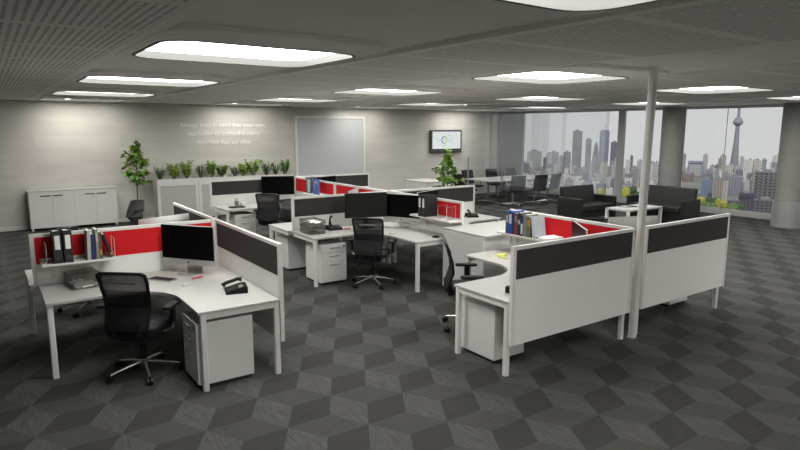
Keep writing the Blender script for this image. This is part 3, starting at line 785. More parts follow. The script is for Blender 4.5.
# ------------------------------------------------------------------ storage
def cupboard(x0, x1, y0, y1, h, label, doors, face='y'):
    e = thing('cupboard', label, 'cupboard', ((x0 + x1) / 2, (y0 + y1) / 2, 0))
    a, b = (x1 - x0) / 2, (y1 - y0) / 2
    MB().box(-a, a, -b, b, h - .03, h, .004).build('worktop', M['white'], e)
    MB().box(-a + .01, a - .01, -b + .02, b, .06, h - .03).build('carcass', M['grey_side'], e)
    for sx in (-1, 1):
        for sy in (-1, 1): MB().box(sx * (a - .05) - .02, sx * (a - .05) + .02, sy * (b - .06) - .02, sy * (b - .06) + .02, 0, .06).build('foot', M['white_metal'], e)
    if face == 'y':
        w = (2 * a - .03) / doors
        for k in range(doors):
            xx = -a + .015 + k * w; d = MB().box(xx + .0025, xx + w - .0025, -b + .002, -b + .0195, .065, h - .034, .002).build('door', M['grey_side'], e)
            m = MB(); hx0, hx1 = (xx + w - .21, xx + w - .03) if k % 2 == 0 else (xx + .03, xx + .21); z = h - .12
            m.tube([(hx0, -b + .002, z), (hx0, -b - .025, z), (hx1, -b - .025, z), (hx1, -b + .002, z)], .011, 8); m.build('handle', M['keys'], d)
    else:
        w = (2 * b - .02) / doors
        for k in range(doors):
            yy = -b + .01 + k * w; d = MB().box(-a - .008, -a + .0095, yy + .0025, yy + w - .0025, .065, h - .034, .002).build('door', M['grey_side'], e)
    return e
cupboard(.70, 2.50, 15.22, 15.63, .90, 'long low white cupboard with four doors against the back wall', 4)
e = cupboard(5.20, 6.42, 5.54, 6.40, .90, 'white cupboard between the middle desk and the front right desk', 1, 'x')
cupboard(9.35, 10.15, 12.2, 13.25, .90, 'white cupboard behind the dark screen, left of the leafy plant', 2)
o = cupboard(8.05, 8.85, 11.7, 12.3, .75, 'lower white cupboard in front of the one beside the leafy plant', 2)

# planter cupboards
PX = [3.39, 4.39, 5.285, 6.18, 6.985]
lab = ['leftmost white planter cupboard, beside the angular charcoal pot', 'second white planter cupboard from the left', 'third white planter cupboard from the left', 'rightmost white planter cupboard, beside the whiteboard']
for k in range(4):
    a, b = PX[k] + .004, PX[k + 1] - .004; h = 1.03; y0, y1 = 15.20, 15.62
    e = thing('planter_cupboard', lab[k], 'planter', ((a + b) / 2, (y0 + y1) / 2, 0), 0, 'white planter cupboards along the back wall')
    w, d = (b - a) / 2, (y1 - y0) / 2
    MB().box(-w + .02, w - .02, -d + .03, d, .03, .855).build('carcass', M['grey_side'], e)
    MB().box(-w, -w + .07, -d + .01, d, 0, .86).build('side_panel', M['grey_side'], e); MB().box(w - .07, w, -d + .01, d, 0, .86).build('side_panel', M['grey_side'], e)
    dr = MB().box(-w + .073, w - .073, -d + .012, -d + .03, .04, .85).build('door', M['white'], e)
    m = MB(); m.box(-.02 + w * .45, .02 + w * .45, -d + .004, -d + .012, .50, .60, .003); m.build('lock_plate', M['silver'], dr)
    m = MB(); m.box(-w, w, -d, d, .86, .875).box(-w, w, -d, -d + .015, .875, h).box(-w, w, d - .015, d, .875, h).box(-w, -w + .015, -d + .015, d - .015, .875, h).box(w - .015, w, -d + .015, d - .015, .875, h)
    m.build('trough', M['grey_side'], e)
    MB().box(-w + .016, w - .016, -d + .016, d - .016, .876, .985).build('soil', M['soil'], e)
def leaf(mb, base, d, L, wd, up, fold=.15, segs=4):
    """one pointed leaf from base along direction d, bending down a little"""
    d = Vector(d).normalized(); s = d.cross(Vector(up)); 
    if s.length < .05: s = d.cross(Vector((1, .2, 0)))
    s.normalize(); n = s.cross(d)
    prev = None
    for i in range(segs + 1):
        t = i / segs; w = wd * (math.sin(PI * min(1, t * .92 + .06)) ** .8); c = Vector(base) + d * (L * t) - Vector((0, 0, 1)) * (L * .22 * t * t) * (1 - abs(d.z) * .6)
        q = (mb.v(c - s * w + n * fold * w), mb.v(c), mb.v(c + s * w + n * fold * w))
        if prev:
            mb.bm.faces.new((prev[0], q[0], q[1], prev[1])); mb.bm.faces.new((prev[1], q[1], q[2], prev[2]))
        prev = q
def zz_plant(x, y, z, h, kind, label, seed):
    rnd = random.Random(seed); e = thing('potted_plant', label, 'plant', (x, y, z), rnd.random() * 6, 'leafy plants in the planter cupboards')
    m = MB(); s = MB(); n = 9 if kind != 'spiky' else 16
    for k in range(n):
        a = 2 * PI * k / n + rnd.random() * .5; tl = rnd.uniform(.05, .42) if kind != 'spiky' else rnd.uniform(.08, .55)
        hh = h * rnd.uniform(.72, 1.0) / max(.8, math.cos(tl)); tip = Vector((math.cos(a) * math.sin(tl), math.sin(a) * math.sin(tl), math.cos(tl))) * hh
        r0 = Vector((math.cos(a), math.sin(a), 0)) * .025
        if kind == 'spiky':
            leaf(m, r0, tip, tip.length, .012, (0, 0, 1), .3, 5)
            for q in range(3):
                p = r0 + tip * (.35 + .2 * q); leaf(m, p, (tip.normalized() + Vector((rnd.uniform(-.6, .6), rnd.uniform(-.6, .6), .2))), .10, .010, (0, 0, 1), .3, 3)
        else:
            s.tube([r0, r0 + tip * .5, r0 + tip * .92], [.007, .006, .003], 6)
            for q in range(7):
                t = .30 + .10 * q; p = r0 + tip * t
                for sd in (-1, 1):
                    side = tip.cross(Vector((math.cos(a), math.sin(a), 0))).normalized() * sd
                    leaf(m, p, tip.normalized() * rnd.uniform(.3, .7) + side + Vector((rnd.uniform(-.3, .3), rnd.uniform(-.3, .3), rnd.uniform(-.1, .3))), rnd.uniform(.08, .13), rnd.uniform(.022, .034), tip, .2, 4)
    m.build('foliage', {'spiky': M['leaf_deep'], 'broad': M['leaf_bright'], 'mid': M['leaf']}[kind], e, True)
    if kind != 'spiky': s.build('stems', M['leaf'], e, True)
    else: s.bm.free()
PL = [(3.50, 'spiky', .40, 'dark spiky plant, first from the left along the planters'), (3.84, 'broad', .43, 'bright broad-leaved plant, second from the left along the planters'),
      (4.16, 'broad', .50, 'tall bright plant, third from the left along the planters'), (4.50, 'spiky', .40, 'dark spiky plant, fourth from the left along the planters'),
      (4.78, 'broad', .47, 'bright broad-leaved plant, fifth from the left along the planters'), (5.05, 'mid', .34, 'low spreading plant, sixth from the left along the planters'),
      (5.40, 'spiky', .33, 'small dark plant, seventh from the left along the planters'), (5.62, 'broad', .37, 'bright plant, eighth from the left along the planters'),
      (5.90, 'broad', .50, 'tallest bright plant, ninth from the left along the planters'), (6.27, 'spiky', .44, 'dark plant, third from the right along the planters'),
      (6.53, 'spiky', .38, 'slim dark plant, second from the right along the planters'), (6.80, 'mid', .46, 'broad plant, rightmost along the planters')]
for k, (x, kd, h, lb) in enumerate(PL): zz_plant(x, 15.36, .985, h, kd, lb, 20 + k)

# the two tall leafy plants
def fig(x, y, label, seed, zl, zh, pot):
    rnd = random.Random(seed); e = thing('potted_tree', label, 'plant', (x, y, 0))
    if pot:
        m = MB(); L = []
        for (z, r, dx, tw) in ((0, .105, .02, 0), (.20, .19, -.04, .25), (.36, .195, .01, .5), (.575, .15, .045, .7)):
            L.append([m.v((dx + r * 1.05 * math.cos(2 * PI * j / 5 + tw), r * math.sin(2 * PI * j / 5 + tw), z)) for j in range(5)])
        I = [m.v((.045 + .125 * math.cos(2 * PI * j / 5 + .7), .12 * math.sin(2 * PI * j / 5 + .7), .575)) for j in range(5)]
        D = [m.v((.045 + .115 * math.cos(2 * PI * j / 5 + .7), .11 * math.sin(2 * PI * j / 5 + .7), .53)) for j in range(5)]
        m.bm.faces.new(L[0][::-1])
        for A, B in list(zip(L, L[1:])) + [(L[-1], I), (I, D)]:
            for j in range(5): m.bm.faces.new((A[j], A[(j + 1) % 5], B[(j + 1) % 5], B[j]))
        m.bm.faces.new(D); m.build('pot', M['pot'], e)
        MB().lathe([(.10, .531), (.10, .545)], 12, .045, 0).build('soil', M['soil'], e); z0 = .53; cx = .045
    else:
        MB().lathe([(.13, 0), (.18, .32), (.16, .32), (.15, .27)], 24, cap=False).lathe([(.13, .0), (.13, .01)], 24).build('pot', M['pot'], e, True)
        MB().lathe([(.153, .25), (.153, .275)], 20).build('soil', M['soil'], e); z0 = .26; cx = 0
    t = MB(); trunk = [(cx, 0, z0), (cx + .01, .01, zl), (cx + .03, 0, (zl + zh) / 2), (cx, 0, zh - .05)]
    t.tube(trunk, [.013, .012, .009, .004], 8)
    m = MB(); n = 44
    for k in range(n):
        f = k / (n - 1); z = zl + .04 + (zh - zl - .08) * f; a = k * 2.4
        R = (.10 + .24 * math.sin(PI * min(1, f * 1.05 + .12)) ** 1.2) * rnd.uniform(.35, 1.15) * (1 if f < .72 else .62)
        p0 = Vector((cx + .02, 0, z - .05)); p1 = Vector((cx + .02 + math.cos(a) * R, math.sin(a) * R, z + rnd.uniform(-.10, .14)))
        t.tube([p0, (p0 + p1) / 2 + Vector((0, 0, .02)), p1], [.005, .004, .002], 5)
        for q in range(9):
            u = .30 + .70 * q / 8; p = p0.lerp(p1, u); d = Vector((math.cos(a + rnd.uniform(-1.5, 1.5)), math.sin(a + rnd.uniform(-1.5, 1.5)), rnd.uniform(-.7, .7)))
            leaf(m, p, d, rnd.uniform(.085, .14), rnd.uniform(.034, .052), (rnd.uniform(-.8, .8), rnd.uniform(-.8, .8), 1), .12, 4)
    t.build('trunk', M['stem'], e, True); m.build('foliage', M['leaf'], e, True)
fig(2.86, 15.08, 'tall leafy plant in an angular charcoal pot by the planter cupboards', 3, .95, 1.90, True)
fig(9.30, 11.32, 'tall leafy plant behind the dark screen, below the television', 5, .62, 1.74, False)
# ------------------------------------------------------------------ things on the back wall
e = thing('whiteboard', 'large glossy whiteboard with white frame on the back wall', 'whiteboard', (8.43, 15.66, 0))
MB().box(-1.09, 1.09, -.03, -.001, .62, 2.56).build('panel', M['board'], e)
MB().box(-1.15, -1.09, -.05, -.001, .56, 2.62).box(1.09, 1.15, -.05, -.001, .56, 2.62).box(-1.09, 1.09, -.05, -.001, 2.56, 2.62).box(-1.09, 1.09, -.05, -.001, .56, .62).build('frame', M['white_metal'], e)
e = thing('television', 'wall television showing a white slide with a coloured ring', 'television', (12.74, 15.66, -.06))
MB().box(-.66, .66, -.10, -.03, 1.53, 2.29, .008).box(-.3, .3, -.03, -.001, 1.75, 2.1).build('housing', mat('dark_grey_bezel', (.05, .05, .05), .4), e)
MB().box(-.60, .60, -.104, -.1005, 1.67, 2.235).build('display', M['tv_white'], e)
ringc = [((.01, .08, .45), 90, 215), ((.02, .30, .42), 215, 270), ((.62, .58, .05), 270, 380), ((.35, .5, .15), 20, 90)]
for k, (c, a0, a1) in enumerate(ringc):
    m = MB(); n = 12; poly = []
    for i in range(n + 1):
        a = math.radians(a0 + (a1 - a0) * i / n); poly.append((-.10 + .125 * math.cos(a), 1.955 + .125 * math.sin(a)))
    for i in range(n, -1, -1):
        a = math.radians(a0 + (a1 - a0) * i / n); poly.append((-.10 + .095 * math.cos(a), 1.955 + .095 * math.sin(a)))
    m.prism(poly, 0, .001); bmesh.ops.transform(m.bm, matrix=Matrix.Translation((0, -.1042, 0)) @ Matrix.Rotation(PI / 2, 4, 'X'), verts=m.bm.verts)
    m.build('ring_segment', emis('slide_ink_%d' % k, c, .8), e)
m = MB()
for (x, z, w) in ((.14, 2.10, .14), (.20, 1.99, .26), (-.40, 1.99, .16), (-.33, 1.92, .12), (.13, 1.91, .18), (-.1, 1.77, .16), (-.1, 1.97, .05), (-.1, 1.94, .06)):
    m.box(x - w / 2, x + w / 2, -.1052, -.1042, z - .008, z + .008)
m.build('slide_marks', emis('slide_ink_pale', (.5, .55, .55), .8), e)

# lettering on the wall
e = thing('wall_lettering', 'white raised wall lettering, three lines above the planters', 'lettering', (5.26, 15.655, 0))
M['letters'] = mat('white_letters', (.86, .855, .84), .4)
for txt, z, w in (('Always bear in mind that your own', 2.30, 2.27), ('resolution to succeed is more', 2.08, 1.90), ('important than any other', 1.86, 1.45)):
    cu = bpy.data.curves.new('line', 'FONT'); cu.body = txt; cu.align_x = 'CENTER'; cu.size = .17; cu.extrude = .004; cu.offset = .003
    to = bpy.data.objects.new('line', cu); COL.objects.link(to); bpy.context.view_layer.update()
    dg = bpy.context.evaluated_depsgraph_get(); me = bpy.data.meshes.new_from_object(to.evaluated_get(dg))
    bpy.data.objects.remove(to); 
    xs = [v.co.x for v in me.vertices]; s = w / (max(xs) - min(xs))
    for v in me.vertices: v.co = Vector((v.co.x * s, -.004 + -v.co.z, z + v.co.y * max(s, .9)))
    me.materials.clear(); me.materials.append(M['letters'])
    o = bpy.data.objects.new('text_line', me); COL.objects.link(o); o.parent = e

# ------------------------------------------------------------------ meeting area
e = thing('meeting_table', 'long white meeting table in the far corner by the windows', 'table', (13.9, 13.5, 0))
MB().prism(rrect(-1.6, 1.6, -.62, .62, .06, 4), .70, .73, .004).build('tabletop', M['white'], e)
for sx in (-1, 1):
    m = MB(); x = sx * 1.15
    m.tube([(x, 0, .04), (x, 0, .70)], .035, 12); m.tube([(x, -.45, .02), (x, -.2, .05), (x, .2, .05), (x, .45, .02)], .022, 10); m.tube([(x, -.4, .69), (x, .4, .69)], .02, 8)
    m.build('leg', M['chrome'], e, True)
def make_meeting_chair():
    e = thing('meeting_chair', '', 'chair')
    b = MB(); b.cyl((0, 0, .08), (0, 0, .42), .024, 12)
    for k in range(5):
        a = 2 * PI * k / 5; b.tube([(0, 0, .10), (.29 * math.cos(a), .29 * math.sin(a), .065)], [.02, .013], 8)
    b.build('star_base', M['chrome'], e, True)
    for k in range(5):
        a = 2 * PI * k / 5; c, s = math.cos(a), math.sin(a)
        w = MB(); w.T = Matrix.Translation((c * .29, s * .29, .028)) @ Matrix.Rotation(a, 4, 'Z'); w.cyl((0, -.022, 0), (0, .022, 0), .028, 12).cyl((0, 0, 0), (0, 0, .04), .008, 8); w.build('castor', M['black'], e, True)
    m = MB(); m.grid(lambda u, v: ((u - .5) * .48, -.21 + .45 * v, .47 - .02 * math.sin(PI * v) - .02 * v ** 4), 4, 8, .045); m.build('seat', M['black_soft'], e, True)
    m = MB(); m.grid(lambda u, v: ((u - .5) * (.48 - .02 * v), -.235 - .02 * math.sin(PI * v) - .10 * v * v, .46 + .46 * v), 6, 8, .035); m.build('backrest', M['black_soft'], e, True)
    for sx in (-1, 1):
        m = MB(); m.tube([(sx * .2, .05, .44), (sx * .265, .06, .45), (sx * .27, .08, .64), (sx * .27, -.20, .65), (sx * .24, -.27, .64)], .012, 8); m.build('armrest', M['chrome'], e, True)
    return e
Q0 = make_meeting_chair()
g = 'black chairs around the meeting table'
for x, y, th, lb in ((12.0, 13.7, 0, 'black meeting chair at the left end of the white meeting table'), (13.05, 14.55, -90, 'black meeting chair on the far side of the table, left one'),
                     (14.10, 14.55, -95, 'black meeting chair on the far side of the table, middle one'), (15.05, 14.55, -90, 'black meeting chair on the far side of the table, right one'),
                     (12.75, 12.45, 75, 'black meeting chair on the near side of the table, left one'), (13.55, 12.35, 82, 'black meeting chair on the near side of the table, middle one'),
                     (14.25, 12.45, 95, 'black meeting chair on the near side of the table, right one')):
    inst(Q0, (x, y, 0), math.radians(th - 90), lb, g)
# glass partition in front of the meeting area
GY = 11.62
GP = [(10.12, 11.33, 'frameless glass door at the left end of the meeting room partition'), (11.35, 12.95, 'glass pane right of the glass door with the long pull'), (12.965, 14.69, 'middle glass pane of the meeting room partition'), (14.705, 16.0, 'glass pane of the partition nearest the windows')]
for k, (a, b, lb) in enumerate(GP):
    e = thing('glass_panel', lb, 'glass panel', (a, GY, 0), 0, 'glass panes of the meeting room partition')
    MB().box(.004, b - a - .004, -.005, .005, .012, HC - .05).build('pane', M['glass_wall'], e)
    MB().box(0, .004, -.005, .005, .012, HC - .05).build('edge', M['glass_wall'], e)
    if k < 2:
        for xx in ((.08,) if k == 0 else (.06,)):
            m = MB(); m.tube([(xx, -.05, .75), (xx, -.05, 1.55)], .018, 10).tube([(xx, -.05, .85), (xx, -.003, .85)], .008, 8).tube([(xx, -.05, 1.45), (xx, -.003, 1.45)], .008, 8); m.build('pull_handle', M['grey_metal'], e, True)
st(MB().box(10.1, 16.02, GY - .03, GY + .03, HC - .05, HC).build('trim_4', M['frame_grey']))
st(MB().box(10.1, 16.02, GY - .012, GY + .012, 0, .012).build('trim_5', M['shadow_gap']))

# sofas and coffee table
def sofa(x, y, rz, L, label):
    e = thing('sofa', label, 'sofa', (x, y, 0), rz, 'black leather sofas')      # faces -Y, back at +Y
    h = L / 2
    for sx in (-1, 1):
        MB().box(min(sx * h, sx * (h - .10)), max(sx * h, sx * (h - .10)), -.36, .36, .06, .60, .015).build('arm', M['leather'], e)
        for yy in (-.3, .3): MB().cyl((sx * (h - .06), yy, 0), (sx * (h - .06), yy, .06), .018, 10).build('foot', M['chrome'], e)
    MB().box(-h + .10, h - .10, -.33, .34, .12, .28, .01).build('base', M['leather'], e)
    n = 2
    for k in range(n):
        w = (L - .21) / n; a = -h + .105 + k * w
        MB().box(a + .003, a + w - .003, -.36, .18, .281, .43, .03).build('seat_cushion', M['leather'], e)
    m = MB(); R = Matrix.Rotation(math.radians(-9), 4, 'X')
    m.T = Matrix.Translation((0, .19, .28)); m.box(-h + .10, h - .10, 0, .13, 0, .585, .03, R); m.build('backrest', M['leather'], e)
sofa(12.37, 9.50, 0, 1.40, 'black leather sofa facing the coffee table, back towards the meeting area')
sofa(13.78, 8.33, -PI / 2, 1.55, 'black leather sofa right of the pole, back to the windows')
e = thing('coffee_table', 'low white coffee table between the two black sofas', 'table', (12.52, 8.27, 0))
MB().box(-.67, .67, -.31, .31, .41, .45, .004).build('tabletop', M['white'], e)
for sx in (-1, 1):
    for sy in (-1, 1): MB().box(sx * .64 - .03, sx * .64 + .03, sy * .28 - .03, sy * .28 + .03, 0, .41).build('leg', M['white_metal'], e)
def magazine(x, y, z, rz, label, m):
    e = thing('magazine', label, 'magazine', (x, y, z), rz, 'magazines on the coffee table')
    MB().box(-.11, .11, -.145, .145, 0, .012).build('pages', M['paper'], e); MB().box(-.11, .11, -.145, .145, .012, .014).build('cover', M[m], e)
magazine(12.25, 8.34, .4501, .3, 'grey magazine lying at the left of the coffee table', 'book_stone')
magazine(12.52, 8.33, .4501, -.4, 'dark magazine lying in the middle of the coffee table', 'keys')

# ------------------------------------------------------------------ the city outside
GZ = -105.0
st(MB().prism([(200, -600)] + [(1790 * math.cos(math.radians(t)), 1790 * math.sin(math.radians(t))) for t in range(-20, 81, 4)] + [(200, 1700)], GZ - 2, GZ).build('ground', mat('city_ground', (.20, .21, .19), .95, noise=(.01, .3))))
K = {'pale': ((.42, .41, .42), (.25, .26, .29)), 'grey': ((.30, .30, .33), (.16, .17, .20)), 'cream': ((.48, .46, .43), (.25, .23, .22)), 'tan': ((.31, .275, .25), (.16, .14, .14)),
     'slate': ((.20, .21, .26), (.11, .12, .15)), 'white': ((.60, .59, .58), (.34, .34, .36)), 'navy': ((.10, .11, .17), (.06, .07, .11)), 'tower_dark': ((.22, .20, .22), (.13, .12, .15)),
     'tower_grey': ((.26, .25, .29), (.15, .15, .19)), 'tower_slim': ((.20, .20, .25), (.12, .12, .16)), 'tower_round': ((.30, .31, .38), (.20, .22, .28)), 'tower_navy': ((.17, .17, .23), (.10, .10, .15)),
     'brown': ((.26, .20, .19), (.13, .11, .12)), 'frame': ((.25, .28, .35), (.22, .25, .33)), 'blue': ((.20, .23, .33), (.11, .13, .21)), 'greyblock': ((.27, .27, .31), (.14, .14, .18)),
     'apartment': ((.17, .165, .17), (.06, .06, .075)), 'lowblock': ((.13, .12, .13), (.06, .06, .075)), 'signblock': ((.10, .095, .115), (.06, .06, .08))}
for k, (a, b) in K.items(): M['b_' + k] = tower_mat('facade_' + k, a, b, 3.3 if k != 'apartment' else 4.2, 4.0 if k != 'apartment' else 5.5, .6, .55)
def building(kind, x, y, rz, w, d, h, label, group=None):
    e = thing('city_building', label, 'building', (x, y, GZ), math.radians(rz), group)
    h = max(8, h - 15)
    m = MB()
    if kind == 'tower_round': m.prism(rrect(-w / 2, w / 2, -d / 2, d / 2, w * .3, 5), 0, h - 4); m.prism(rrect(-w * .42, w * .42, -d * .42, d * .42, w * .25, 5), h - 4, h)
    elif kind == 'tower_slim': m.box(-w / 2, w / 2, -d / 2, d / 2, 0, h * .72); m.prism([(-w * .38, -d * .38), (w * .38, -d * .38), (w * .38, d * .38), (-w * .38, d * .38)], h * .72, h * .88)
    elif kind == 'frame': m.box(-w / 2, -w * .38, -d / 2, d / 2, 0, h).box(w * .38, w / 2, -d / 2, d / 2, 0, h).box(-w * .38, w * .38, -d / 2, d / 2, h * .88, h)
    else: m.box(-w / 2, w / 2, -d / 2, d / 2, 0, h)
    m.build('tower_body', M['b_' + kind], e)
    rm = M['roof']
    if kind == 'frame': MB().box(-w * .38, w * .38, -d * .42, d * .42, 0, h * .88).build('glazed_core', M['b_pale'], e)
    elif kind == 'tower_round':
        MB().cyl((0, 0, h), (0, 0, h + 16), .5, 8).build('mast', rm, e)
    elif kind == 'tower_slim':
        m = MB(); m.lathe([(w * .36, h * .88), (.3, h + 4)], 4); m.build('spire', M['b_tower_slim'], e)
    else:
        MB().box(-w * .22, w * .15, -d * .2, d * .2, h, h + min(3.5, h * .05 + 1)).build('roof_house', rm, e)
    if kind == 'signblock':
        MB().box(-w * .44, w * .44, -d / 2 - .6, -d / 2 - .05, h - 6.0, h - 3.0).build('sign_band', mat('violet_sign', (.045, .045, .10), .6), e)
    if kind == 'apartment':
        m = MB()
        for fl in range(1, int(h / 4.2)):
            for q in (-.30, .05, .36): m.box(w * q - 2.2, w * q + 2.2, -d / 2 - 1.5, -d / 2, fl * 4.2 - .2, fl * 4.2 + 1.0)
        m.build('balconies', M['b_white_plain'], e)
M['roof'] = mat('grey_roof', (.22, .22, .24), .8)
M['b_white_plain'] = mat('pale_balcony', (.23, .22, .225), .7)
PROM = [('navy', 819.3, 771.0, -47.0, 14.8, 14.8, 60.2), ('pale', 1137.2, 1040.4, -48.0, 35.4, 35.4, 67.6), ('grey', 1177.5, 1012.1, -49.0, 22.7, 22.7, 65.2), ('slate', 1084.0, 894.0, -50.0, 15.9, 15.9, 71.0), ('tower_dark', 1227.6, 982.4, -51.0, 22.7, 22.7, 117.7), ('tower_grey', 1333.3, 1029.2, -52.0, 14.8, 14.8, 96.1), ('tower_slim', 1214.5, 915.2, -53.0, 13.3, 13.3, 89.2), ('tower_round', 1326.4, 975.1, -54.0, 23.5, 23.5, 120.2), ('tower_navy', 1303.0, 927.2, -55.0, 17.7, 17.7, 90.4), ('brown', 1200.4, 686.7, -60.0, 10.5, 10.5, 33.7), ('brown', 1190.0, 669.2, -61.0, 9.3, 9.3, 31.1), ('brown', 1208.7, 668.5, -61.0, 8.4, 8.4, 32.4), ('frame', 1371.8, 752.6, -61.0, 33.0, 33.0, 48.8), ('blue', 945.9, 497.3, -62.0, 17.6, 17.6, 42.4), ('tan', 909.6, 462.0, -63.0, 14.4, 14.4, 49.7), ('cream', 919.0, 455.0, -64.0, 6.1, 6.1, 45.2), ('greyblock', 1033.3, 497.9, -64.0, 25.3, 25.3, 45.0), ('pale', 1703.7, 837.0, -64.0, 22.4, 22.4, 18.8), ('apartment', 884.3, 383.0, -67.0, 27.6, 27.6, 64.5), ('lowblock', 722.0, 346.6, -64.0, 13.0, 13.0, 39.1), ('signblock', 782.5, 360.0, -65.0, 18.2, 18.2, 43.7), ('lowblock', 688.9, 296.9, -67.0, 23.7, 23.7, 47.4), ('pale', 1734.4, 815.1, -65.0, 19.6, 19.6, 13.4), ('grey', 1640.0, 747.0, -66.0, 31.3, 31.3, 23.2)]
PLAB = ['dark navy block at the left end of the skyline, beside the grey pier', 'pale broad tower at the left of the skyline', 'grey tower left of the tall dark tower', 'slate tower just left of the tall dark tower',
        'tall dark flat-topped tower in the left window', 'grey tower right of the tall dark tower', 'slim pointed tower left of the rounded tower', 'tallest rounded blue-grey tower with a mast in the left window', 'navy tower beside the wide window post',
        'left one of three brown slabs behind the second sofa', 'middle one of three brown slabs behind the second sofa', 'right one of three brown slabs behind the second sofa', 'grey tower shaped like a frame with pale glass core',
        'blue-grey slab block left of the tan block', 'tan slab block right of the blue-grey slab', 'narrow cream block beside the tan slab', 'grey block at the foot of the needle tower', 'pale block left of the needle tower shaft',
        'tall apartment block with pale balconies at far right', 'dark low block in front, left of the violet sign', 'dark block with violet sign band near its roof', 'dark low block in front of the balcony tower', 'pale distant block right of the needle tower', 'wide grey distant block left of the balcony tower']
for r, lb in zip(PROM, PLAB): building(*r, lb)
